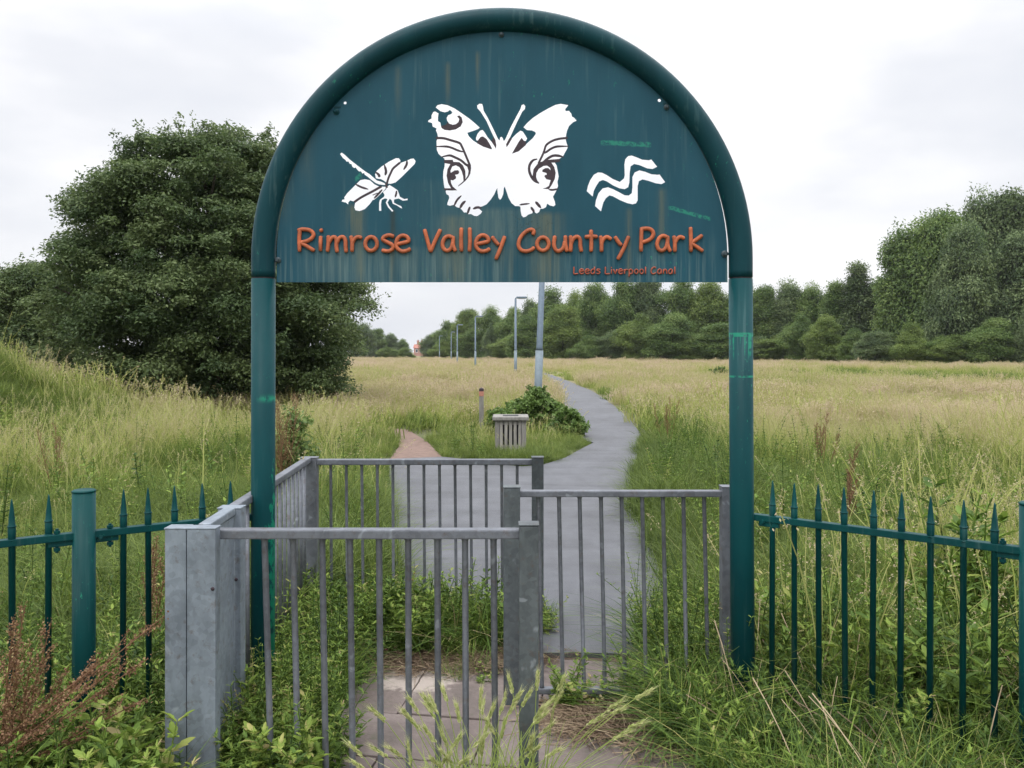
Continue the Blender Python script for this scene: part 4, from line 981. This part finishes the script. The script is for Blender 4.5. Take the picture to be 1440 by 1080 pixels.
def path_clear(x, y, mrg):
    ok = np.ones(len(x), bool)
    for pl_ in excl:
        ok &= ~inpoly(x, y, pl_); ok &= distpoly(x, y, pl_) > mrg
    return ok
def choose(t, rng):
    n = len(t); r = t+rng.normal(size=n)*.14
    return np.select([r < .22, r < .36, r < .5, r < .64, r < .8], [1, 0, 2, 5, 3], 4)
# meadow, near part
def meadow(name, n, y0, y1, coll, label, hs, mrg, power=1.0, seed=1):
    rng = np.random.default_rng(seed)
    u = rng.random(n); y = (y0**(1+power)+u*(y1**(1+power)-y0**(1+power)))**(1/(1+power))
    x = rng.uniform(-.70,.70,n)*y+rng.uniform(-.8,.8,n)
    ok = path_clear(x, y, mrg)
    # keep the chicane and the ground before the fence clear
    ok &= ~((x > -1.35) & (x < 1.15) & (y < 4.95))
    fl = np.where(x < 0, 3.55+(x+1.09)*.646, 3.55-(x-1.02)*.776)
    ok &= (y > fl+.12)
    ok &= ~((np.abs(x-0.0) < .32) & (y > 12.5) & (y < 13.4))
    ok &= ~((x > -1.6) & (x < 2.0) & (y < 6.0) & (y > 4.3) & inpoly(x, y, asph))
    x = x[ok]; y = y[ok]; t = tanness(x, y)
    de = np.minimum(distpoly(x, y, asph), distpoly(x, y, brick))
    t = np.where(de < 1.0, t-.2*(1-de), t)
    isl = (x > -2.6) & (x < 2.0) & (y > 11) & (y < 16.5); t = np.where(isl, t*.45+.10, t)
    idx = choose(t, rng); k = len(x); z = Hn(x, y)
    sc = hs*np.interp(y, [3,8,14,25,200], [1,.95,.82,.8,.85])*rng.uniform(.72,1.2,k)*np.where(de < .3, .75+de*.8, 1.0)*np.clip(1+.45*fbm(x, y, .35, 5.)+.25*fbm(x, y, 1.3, 9.), .5, 1.5)
    sc = np.where(isl, sc*.62, sc); sc = np.where((np.abs(x) < .6) & (y > 11.6) & (y < 12.8), .62, sc)
    rot = np.stack([rng.normal(size=k)*.2, rng.normal(size=k)*.2, rng.uniform(0,6.28,k)], 1)
    scl = np.stack([sc*1.1, sc*1.1, sc], 1)
    sh = (t-.5)*.16+rng.normal(size=k)*.05
    return gn_scatter(name, np.stack([x,y,z],1), rot, scl, idx, sh, coll, label, 'grass')
meadow('meadow_grass', 12500, 3.6, 15., near_c, 'long green and straw-coloured meadow grass nearest the fence and paths', .92, .05, 1.0, 41)
meadow('meadow_grass', 9500, 14.5, 48., far_c, 'tan and green seeding meadow grass in the middle distance', .95, .42, 1.0, 42)
meadow('meadow_grass', 9000, 47., 160., far_c, 'pale tan meadow grass stretching back to the wood', 1.0, .3, .6, 43)

# ------------------------------------------------------------------ weeds
def leaf_shape(cen, dirv, nrm, L, W):
    """6-vertex pointed leaf from cen along dirv"""
    s = np.cross(dirv, nrm); L = L[:,None]; W = W[:,None]
    return np.stack([cen, cen+dirv*L*.35+s*W*.5+nrm*L*.05, cen+dirv*L*.75+s*W*.33, cen+dirv*L-nrm*L*.12, cen+dirv*L*.75-s*W*.33, cen+dirv*L*.35-s*W*.5+nrm*L*.05, cen+dirv*L*.4-nrm*L*.03], 1)
LS = [(0,1,6),(1,2,6),(2,3,6),(3,4,6),(4,5,6),(5,0,6)]
def herb(h, rng, nodes=12, L=.07, W=.03, stems=3, R0=.05, tint=.45, per=2, lean=.15, lobed=False, sprad=.0025):
    parts = []
    for s_ in range(stems):
        a = rng.uniform(0, 6.28); b0 = np.array([math.cos(a)*R0*rng.random(), math.sin(a)*R0*rng.random(), 0]); d = np.array([math.cos(a), math.sin(a), 0]); hh = h*rng.uniform(.6,1.1); ln = lean*rng.uniform(.3,1.6)
        pt = lambda t: b0+d*hh*ln*t*t+np.array([0,0,hh*t])
        V = []; 
        for k in range(7):
            p = pt(k/6); V += [p+np.array([sprad,0,0]), p+np.array([-sprad*.5,sprad*.87,0]), p+np.array([-sprad*.5,-sprad*.87,0])]
        V = np.array(V)[None]; Fs = [(3*k+j,3*k+(j+1)%3,3*k+3+(j+1)%3,3*k+3+j) for k in range(6) for j in range(3)]
        parts.append((V, np.array([tint-.1]), Fs))
        cen = []; dr = []; LL = []
        for k in range(nodes):
            t = (k+1.2)/(nodes+.2); p = pt(t); a0 = k*1.57+rng.uniform(-.3,.3)
            for q in range(per):
                aa = a0+q*2*math.pi/per+rng.uniform(-.25,.25); up = .15+.75*t+rng.uniform(-.2,.2)
                v = np.array([math.cos(aa), math.sin(aa), up-.2])
                f = (1.15-.6*t)
                if lobed:
                    v = v/np.linalg.norm(v)
                    for o_, l_ in ((-.9,.55),(-.45,.85),(0,1.1),(.45,.85),(.9,.55)):
                        v2 = v+np.array([-v[1],v[0],0])*o_; cen.append(p+v*L*f*.35*(1-abs(o_))); dr.append(v2); LL.append(L*f*l_)
                else: cen.append(p); dr.append(v); LL.append(L*f*rng.uniform(.8,1.2))
        cen = np.array(cen); dr = unit(np.array(dr)); LL = np.array(LL); nn = unit(np.cross(np.cross(dr, [0,0,1.0]), dr)+rng.normal(size=dr.shape)*.25)
        nn = unit(nn-dr*np.sum(nn*dr,1,keepdims=True))
        V = leaf_shape(cen, dr, nn, LL, LL*(W/L)); parts.append((V, np.clip(tint+rng.normal(size=len(cen))*.12,0,1), LS))
    return parts
rw = np.random.default_rng(77)
def wm(parts): return join_meshes('weed', parts, M_weed)
weed_me = [wm(herb(.42,rw,11,.060,.026,3)), wm(herb(.34,rw,9,.055,.015,4,.06,.5,2,.3,True)), wm(herb(.5,rw,14,.05,.012,4,.05,.42,3,.25)),
           wm([blades(60,.10,.36,.007,rw,.9,4,(.38,.1)), blades(20,.1,.42,.006,rw,.8,4,(.6,.1))]), wm(herb(.16,rw,5,.06,.035,5,.09,.55,3,.5)),
           wm([blades(38,.09,.48,.010,rw,1.1,5,(.3,.1)), blades(12,.09,.5,.007,rw,1.1,5,(.9,.08))]),
           wm(herb(.62,rw,18,.034,.009,3,.05,.5,3,.3,False,.0018))]
weed_me += [wm(herb(.46,rw,8,.085,.034,2,.03,.45,2,.3,True)), wm(herb(.40,rw,8,.10,.045,2,.03,.40,2,.35))]
weed_c = proto_coll('weeds', weed_me)
def strawmesh(n, L, rng, flat):
    a = rng.uniform(0,6.28,n); th = rng.uniform(.0,.35,n) if flat else rng.uniform(.3,1.1,n)
    d = np.stack([np.cos(a)*np.cos(th), np.sin(a)*np.cos(th), np.sin(th)],1); b0 = np.stack([rng.uniform(-.15,.15,n), rng.uniform(-.15,.15,n), np.full(n,.01)],1); LL = L*rng.uniform(.3,1.1,n)
    s = unit(np.cross(d,[0,0,1.])); V = []
    for k in range(5):
        t = k/4; p = b0+d*(LL*t)[:,None]; p[:,2] -= .3*LL*t*t*np.sin(th)*.8; p[:,2] = np.maximum(p[:,2], .004)
        w = .0016; V += [p-s*w, p+s*w+np.array([0,0,w])]
    return (np.stack(V,1), np.clip(.6+rng.normal(size=n)*.22,0,1), [(2*k,2*k+1,2*k+3,2*k+2) for k in range(4)])
lit_me = [join_meshes('litter', [strawmesh(60,.16,rw,True)], M_litter), join_meshes('litter', [strawmesh(30,.2,rw,True)], M_litter), join_meshes('litter', [strawmesh(9,.5,rw,False)], M_litter)]
lit_c = proto_coll('litter', lit_me)
wp = []; lp = []
def patch(n, x0, x1, y0, y1, kinds, s0=.8, s1=1.2, sh=0., cond=None, store=None):
    st_ = wp if store is None else store
    for _ in range(n):
        x = rw.uniform(x0,x1); y = rw.uniform(y0,y1)
        if cond and not cond(x, y): continue
        st_.append((x, y, float(Hn(x,y)), rw.choice(kinds), rw.uniform(s0,s1), sh-.05+rw.normal()*.17))
lineL = lambda x: 3.50+(x+1.09)*.646
lineR = lambda x: 3.50-(x-1.02)*.776
# left foreground, along the railings
patch(420, -2.5,-1.14, 2.35,4.1, [0,0,1,1,2,3,4,5], .6,1.0, -.02, lambda x,y: y < lineL(x)+.55)
patch(120, -2.4,-1.1, 2.3,2.9, [0,1,1,4,4,5], .6,.9, .05)
# strip left inside the chicane
patch(150, -1.06,-.72, 2.95,4.3, [0,1,2,2,3,4], .5,.95, .02, lambda x,y: x < -.70-.1*rw.random() )
patch(70, -1.04,-.78, 2.9,3.45, [1,2,4,4,6], .5,.85, .08)
# along the back barrier
patch(330, -1.15,-.02, 4.28,4.80, [0,0,1,2,3,3,4,5], .5,.95, .0, lambda x,y: y > 4.32+.45*max(0,x+.55)*.6 and (x < -.25 or rw.random() < .55))
patch(120, -1.9,-1.1, 3.3,4.9, [0,2,3,5,5], .7,1.0, 0)
patch(26, .12,.2, 4.6,5.1, [4,1,3], .4,.7, 0)
# right inside the chicane
patch(170, .50,1.0, 3.55,4.6, [2,3,6,6,5,1], .55,1.0, .0, lambda x,y: x > .64+(4.4-y)*-.05+.12*rw.random() and (y > 3.78 or rw.random() < .4))
patch(18, .16,.62, 3.66,3.76, [4,4,1], .5,.85, .05)
patch(50, .66,1.0, 3.35,3.7, [3,5,4], .5,.85, .0)
# right foreground, both sides of the railings
patch(520, .62,2.3, 2.3,3.7, [3,5,5,5,3,1,4], .5,.95, -.04, lambda x,y: y < lineR(x)+.35 and x > .62+(3.3-y)*.12+(.25 if y < 3.2 else 0)*rw.random())
patch(260, 1.1,3.0, 2.9,4.4, [2,0,5,3,2,1], .8,1.25, .0, lambda x,y: y > lineR(x)+.12)
patch(200, -2.8,-1.2, 3.2,5.0, [2,3,5,0,3], .7,1.1, .02, lambda x,y: y > lineL(x)+.1)
patch(16, -.4,-.1, 3.9,4.5, [4,3], .25,.45, .0)
# sprinkle of taller herbs in the meadow
patch(420, -8,8, 5.2,13, [2,2,6,0], .9,1.5, .0, lambda x,y: bool(path_clear(np.array([x]),np.array([y]),.2)[0]) )
patch(80, -2.1,-1.12, 2.35,2.85, [7,7,7,1,5], .7,1.05, .05)
patch(46, -1.0,-.66, 2.75,3.3, [7,1,1,2], .6,.85, .06)
patch(60, -1.1,-.1, 4.3,4.8, [7,5,5], .5,.8, .0, lambda x,y: y > 4.4)
patch(40, .85,1.35, 3.05,3.4, [5,5,5,3], .4,.65, .0)
patch(50, 1.2,2.3, 2.6,3.2, [5,5,3], .5,.8, .0)
patch(30, 1.2,2.2, 2.9,4.2, [7,5,5], .9,1.3, .0, lambda x,y: y > lineR(x)+.1)
patch(14, 2.0,2.8, 3.6,4.8, [7,2], 1.4,1.9, .1)
A = np.array([(a[0],a[1],a[2]) for a in wp]); k = len(A)
ok = path_clear(A[:,0], A[:,1], .0) | (A[:,1] < 4.9)
A_s = np.array([a[4] for a in wp]); rot = np.stack([rw.normal(size=k)*.12, rw.normal(size=k)*.12, rw.uniform(0,6.28,k)],1)
gn_scatter('weeds', A[ok], rot[ok], np.repeat(A_s[:,None],3,1)[ok], np.array([a[3] for a in wp])[ok], np.array([a[5] for a in wp])[ok], weed_c, 'green weeds and rank grass crowding round the barriers and railings', 'weeds')
patch(70, .5,1.3, 3.2,3.75, [0,0,1], .7,1.2, 0, lambda x,y: x > .3+(3.6-y)*.5, lp)
patch(90, .2,1.0, 3.4,3.68, [0,1,1], .6,1., 0, None, lp)
patch(90, 1.0,2.4, 2.6,3.9, [1,2,2], .7,1.3, .1, None, lp)
patch(150, -.95,.1, 4.1,4.4, [0,0,1], .5,.9, -.2, None, lp)
patch(14, .1,.8, 4.15,4.3, [0,0], .3,.5, -.2, None, lp)
patch(40, -1.8,-1.1, 2.6,3.6, [1,2], .6,1., 0, None, lp)
A = np.array([(a[0],a[1],a[2]+.03) for a in lp]); k = len(A)
gn_scatter('dry_litter', A, np.stack([np.zeros(k),np.zeros(k),rw.uniform(0,6.28,k)],1), np.repeat(np.array([a[4] for a in lp])[:,None],3,1), np.array([a[3] for a in lp]), np.array([a[5] for a in lp]), lit_c, 'dry brown grass stalks and litter lying beside the paving', 'dry grass')

# dock plants, seeded reddish spikes ---------------------------------
def dock(label, x, y, h, leanv, seed, n=5, tint=.45, nb=9):
    rng = np.random.default_rng(seed); o = thing('dock_plant', label, 'plant', (x, y, float(Hn(x,y))), 'dock plants gone to seed')
    sp = []; stm = []
    for s_ in range(n):
        d0 = np.array([leanv[0], leanv[1], 1.0])+rng.normal(size=3)*.13; d0 /= np.linalg.norm(d0); hh = h*rng.uniform(.75,1.1); b0 = rng.normal(size=3)*[.03,.03,0]
        stm.append((b0, b0+d0*hh, .0035))
        for k in range(nb):
            t = .38+.6*k/nb; p = b0+d0*hh*t; a = rng.uniform(0,6.28); v = d0*1.6+np.array([math.cos(a),math.sin(a),.1])*.7; v /= np.linalg.norm(v); L = .19*(1.25-t)*h*1.3
            stm.append((p, p+v*L, .0016))
            m_ = 64; tt = rng.uniform(.1,1,m_); sp.append(p+v*(L*tt)[:,None]+rng.normal(size=(m_,3))*.006)
        m_ = 90; tt = rng.uniform(.5,1.02,m_); sp.append(b0+d0*(hh*tt)[:,None]+rng.normal(size=(m_,3))*.007)
    sp = np.concatenate(sp); V = leaves(sp, unit(rng.normal(size=sp.shape)), .0075*rng.uniform(.6,1.4,len(sp)), rng, .8, .2)
    me = quads_mesh('seed_spike', V, np.clip(tint+rng.normal(size=len(sp))*.16,0,1), 4, LF); me.materials.append(M_dock); q = bpy.data.objects.new('seed_spike', me); C.objects.link(q); q.parent = o
    bm = bmesh.new()
    for a, b_, r_ in stm: sweep(bm, [tuple(a), tuple((a+b_)/2), tuple(b_)], [r_,r_*.8,r_*.5], 5)
    me = bpy.data.meshes.new('stem'); bm.to_mesh(me); bm.free(); me.attributes.new('tint','FLOAT','POINT').data.foreach_set('value', [.55]*len(me.vertices)); me.materials.append(M_dock); q = bpy.data.objects.new('stem', me); C.objects.link(q); q.parent = o
    lv = herb(.2,rng,4,.16,.045,3,.05,.3,2,.6); me = join_meshes('leaf', lv, M_weed); q = bpy.data.objects.new('leaf', me); C.objects.link(q); q.parent = o
dock('rust-red dock plant leaning right across the foot of the round railing post', -2.08, 2.72, 1.04, (1.25,.0), 1, 6, .55, 9)
dock('brown dock plant upright at the left edge in front of the railings', -1.74, 2.72, .80, (.08,0), 2, 7, .66)
dock('reddish dock standing behind the railings just right of the round post', -1.72, 3.9, .86, (.05,0), 3, 3, .7)
dock('orange-brown dock above the dark shrub right of the left arch post', -2.28, 8.25, 1.12, (0,0), 4, 9, .72, 12)
dock('dark brown dried dock in the meadow behind the right-hand railings', 2.65, 6.6, .82, (.05,0), 5, 4, .5)
dock('rusty dock plant in the right meadow in front of the pale grass band', 3.9, 10.4, .78, (.0,0), 6, 6, .6)
dock('brown dock seedheads at the left arch post among the tall grass, left field', -4.6, 8.4, .9, (.05,0), 7, 4, .8)
dock('low rusty dock by the right side of the asphalt path', 2.55, 13.5, .8, (.0,0), 8, 5, .75)

# wild barley ----------------------------------------------------------
def barley(label, x, y, n, h, seed, spread=.06, leanx=0.):
    rng = np.random.default_rng(seed); o = thing('barley_clump', label, 'plant', (x, y, 0), 'wild barley in the foreground'); heads = []; awn = []; bm = bmesh.new()
    ths = []
    for s_ in range(n):
        a = rng.uniform(0,6.28); b0 = np.array([math.cos(a),math.sin(a),0])*spread*rng.random(); hh = h*rng.uniform(.7,1.1); ln = rng.uniform(.05,.5); d = np.array([math.cos(a)+leanx,math.sin(a)*.6,0])
        P_ = lambda t: b0+d*hh*ln*t**2.2+np.array([0,0,hh*(t-.12*ln*t*t)])
        sweep(bm, [tuple(P_(t)) for t in (0,.25,.5,.75,1)], .0013, 4)
        p0 = P_(1); dv = P_(1)-P_(.9); dv = dv/np.linalg.norm(dv); dv = dv+d*.25; dv /= np.linalg.norm(dv); L = .055*rng.uniform(.8,1.2)
        m_ = 40; tt = np.linspace(0,1,m_); side = unit(rng.normal(size=(m_,3))); c_ = p0+dv*(L*tt)[:,None]+side*.0035
        dr = unit(dv+side*.28); nn = unit(np.cross(dr, rng.normal(size=(m_,3)))); heads.append(leaf_shape(c_, dr, nn, np.full(m_,.014), np.full(m_,.0055)))
        m2 = 60; tt = rng.random(m2); sd = unit(rng.normal(size=(m2,3))); c_ = p0+dv*(L*tt)[:,None]; dr = unit(dv+sd*.30); nn = unit(np.cross(dr, rng.normal(size=(m2,3)))); s2 = np.cross(dr, nn)*.0005; Lw = .045
        awn.append(np.stack([c_-s2, c_+s2, c_+dr*Lw],1))
    parts = [(np.concatenate(heads), np.clip(.62+rng.normal(size=sum(len(q) for q in heads))*.15,0,1), LS), (np.concatenate(awn), np.clip(.85+rng.normal(size=sum(len(q) for q in awn))*.1,0,1), [(0,1,2)])]
    me = join_meshes('seed_head', parts, M_barley); q = bpy.data.objects.new('seed_head', me); C.objects.link(q); q.parent = o
    me = bpy.data.meshes.new('stem'); bm.to_mesh(me); bm.free(); me.attributes.new('tint','FLOAT','POINT').data.foreach_set('value', [.45]*len(me.vertices)); me.materials.append(M_barley); q = bpy.data.objects.new('stem', me); C.objects.link(q); q.parent = o
    me = join_meshes('leaf', [blades(int(n*9), spread*1.2, h*.86, .0065, rng, .6, 5, (.45,.15))], M_barley); q = bpy.data.objects.new('leaf', me); C.objects.link(q); q.parent = o
barley('dense pale wild barley clump in front of the nearest barrier, left of the centre post', -.12, 2.66, 34, .43, 1, .13)
barley('wild barley heads leaning right across the foot of the centre post', .07, 2.72, 12, .46, 2, .06, .35)
barley('thin wild barley tuft at the bottom, furthest left of the barley', -.30, 2.62, 9, .33, 3, .06)

# scrap of pink litter
c_ = G(548, 927); bm = bmesh.new()
for k in range(7):
    a = k*.9; q = [bm.verts.new((c_[0]+math.cos(a+t)*.022*r_, c_[1]+math.sin(a+t)*.018*r_, .045+z)) for t, r_, z in ((0,.1,0),(-.4,1,.008+.004*(k%3)),(0,1.35,.016),(.4,1,.004))]
    bm.faces.new(q)
bmesh.ops.solidify(bm, geom=bm.faces[:], thickness=.0008)
tag(bm_obj('litter_scrap', bm, simple('magenta_paper', (.55,.04,.25), .6, 0, .2, 50, 0)), 'small crumpled magenta scrap lying beside the weeds on the paving', 'litter')

# ------------------------------------------------------------------ light
w = bpy.data.worlds.new('World'); scn.world = w; w.use_nodes = True; nt = w.node_tree; nt.nodes.clear()
SE, SR = R(52), R(200)
sky = nt.nodes.new('ShaderNodeTexSky'); sky.sky_type = 'NISHITA'; sky.sun_disc = False; sky.sun_elevation = SE; sky.sun_rotation = SR; sky.dust_density = 3
tc = nt.nodes.new('ShaderNodeTexCoord'); sep = nt.nodes.new('ShaderNodeSeparateXYZ'); nt.links.new(tc.outputs['Generated'], sep.inputs[0])
mp = nt.nodes.new('ShaderNodeMapping'); mp.inputs['Scale'].default_value = (1.0,1.0,2.6); nt.links.new(tc.outputs['Generated'], mp.inputs[0])
cn = nt.nodes.new('ShaderNodeTexNoise'); cn.inputs['Scale'].default_value = 2.3; cn.inputs['Detail'].default_value = 5; cn.inputs['Roughness'].default_value = .48; nt.links.new(mp.outputs[0], cn.inputs['Vector'])
cloud = ramp(nt, cn.outputs['Fac'], [(.28,(.76,.79,.86)), (.44,(.89,.905,.95)), (.54,(1.03,1.03,1.05)), (.8,(1.2,1.2,1.2))])
zc = math_n(nt, 'MAXIMUM', sep.outputs[2], 0.0)
ss = nt.nodes.new('ShaderNodeMapRange'); ss.interpolation_type = 'SMOOTHSTEP'; ss.inputs[1].default_value = .3; ss.inputs[2].default_value = .95; nt.links.new(zc, ss.inputs[0])
g_ = math_n(nt, 'ADD', math_n(nt, 'MULTIPLY_ADD', zc, .12, .955), math_n(nt, 'MULTIPLY', ss.outputs[0], 2.3))      # an overcast sky is about three times brighter overhead
vm = nt.nodes.new('ShaderNodeVectorMath'); vm.operation = 'SCALE'; nt.links.new(cloud, vm.inputs[0]); nt.links.new(g_, vm.inputs['Scale'])
sv = nt.nodes.new('ShaderNodeVectorMath'); sv.operation = 'SCALE'; nt.links.new(sky.outputs[0], sv.inputs[0]); sv.inputs['Scale'].default_value = .1
mixn = mix(nt, .93, sv.outputs[0], vm.outputs[0])
bg = nt.nodes.new('ShaderNodeBackground'); bg.inputs['Strength'].default_value = 1.0; nt.links.new(mixn, bg.inputs[0])
wo = nt.nodes.new('ShaderNodeOutputWorld'); nt.links.new(bg.outputs[0], wo.inputs[0])
ld = bpy.data.lights.new('sun', 'SUN'); ld.energy = .9; ld.angle = R(25); ld.color = (1,.97,.93)
lo = bpy.data.objects.new('sun', ld); C.objects.link(lo)
dv = Vector((math.sin(SR)*math.cos(SE), math.cos(SR)*math.cos(SE), math.sin(SE)))   # towards the sun
lo.rotation_euler = dv.to_track_quat('Z', 'Y').to_euler()

# thin summer haze: one closed volume round the camera and everything built
m = bpy.data.materials.new('haze_air'); m.use_nodes = True; nt = m.node_tree; nt.nodes.clear()
pv = nt.nodes.new('ShaderNodeVolumePrincipled'); pv.inputs['Color'].default_value = (.86,.90,.96,1); pv.inputs['Density'].default_value = .00015; pv.inputs['Anisotropy'].default_value = .1
mo = nt.nodes.new('ShaderNodeOutputMaterial'); nt.links.new(pv.outputs[0], mo.inputs['Volume'])
bm = bmesh.new(); box(bm, (-3010,-410,-1.0), (3010,4010,24.0)); hz = bm_obj('haze', bm, m); hz['kind'] = 'stuff'

# ------------------------------------------------------------------ camera
cd = bpy.data.cameras.new('camera'); cam = bpy.data.objects.new('camera', cd); C.objects.link(cam); scn.camera = cam
cam.location = (0,0,EYE); cam.rotation_euler = (R(90),0,0)
cd.sensor_fit = 'HORIZONTAL'; cd.sensor_width = 36; cd.lens = 36*F/1440; cd.shift_y = -(540-Y0)/1440; cd.clip_end = 6000; cd.clip_start = .05
scn.view_settings.view_transform = 'Standard'; scn.view_settings.look = 'None'; scn.view_settings.exposure = 0.1; scn.view_settings.gamma = 1
scn.cycles.use_adaptive_sampling = True; scn.cycles.adaptive_threshold = .02; scn.cycles.max_bounces = 5; scn.cycles.transparent_max_bounces = 6; scn.cycles.diffuse_bounces = 3; scn.cycles.glossy_bounces = 2
scn.cycles.max_bounces = 4; scn.cycles.diffuse_bounces = 2; scn.cycles.transmission_bounces=2
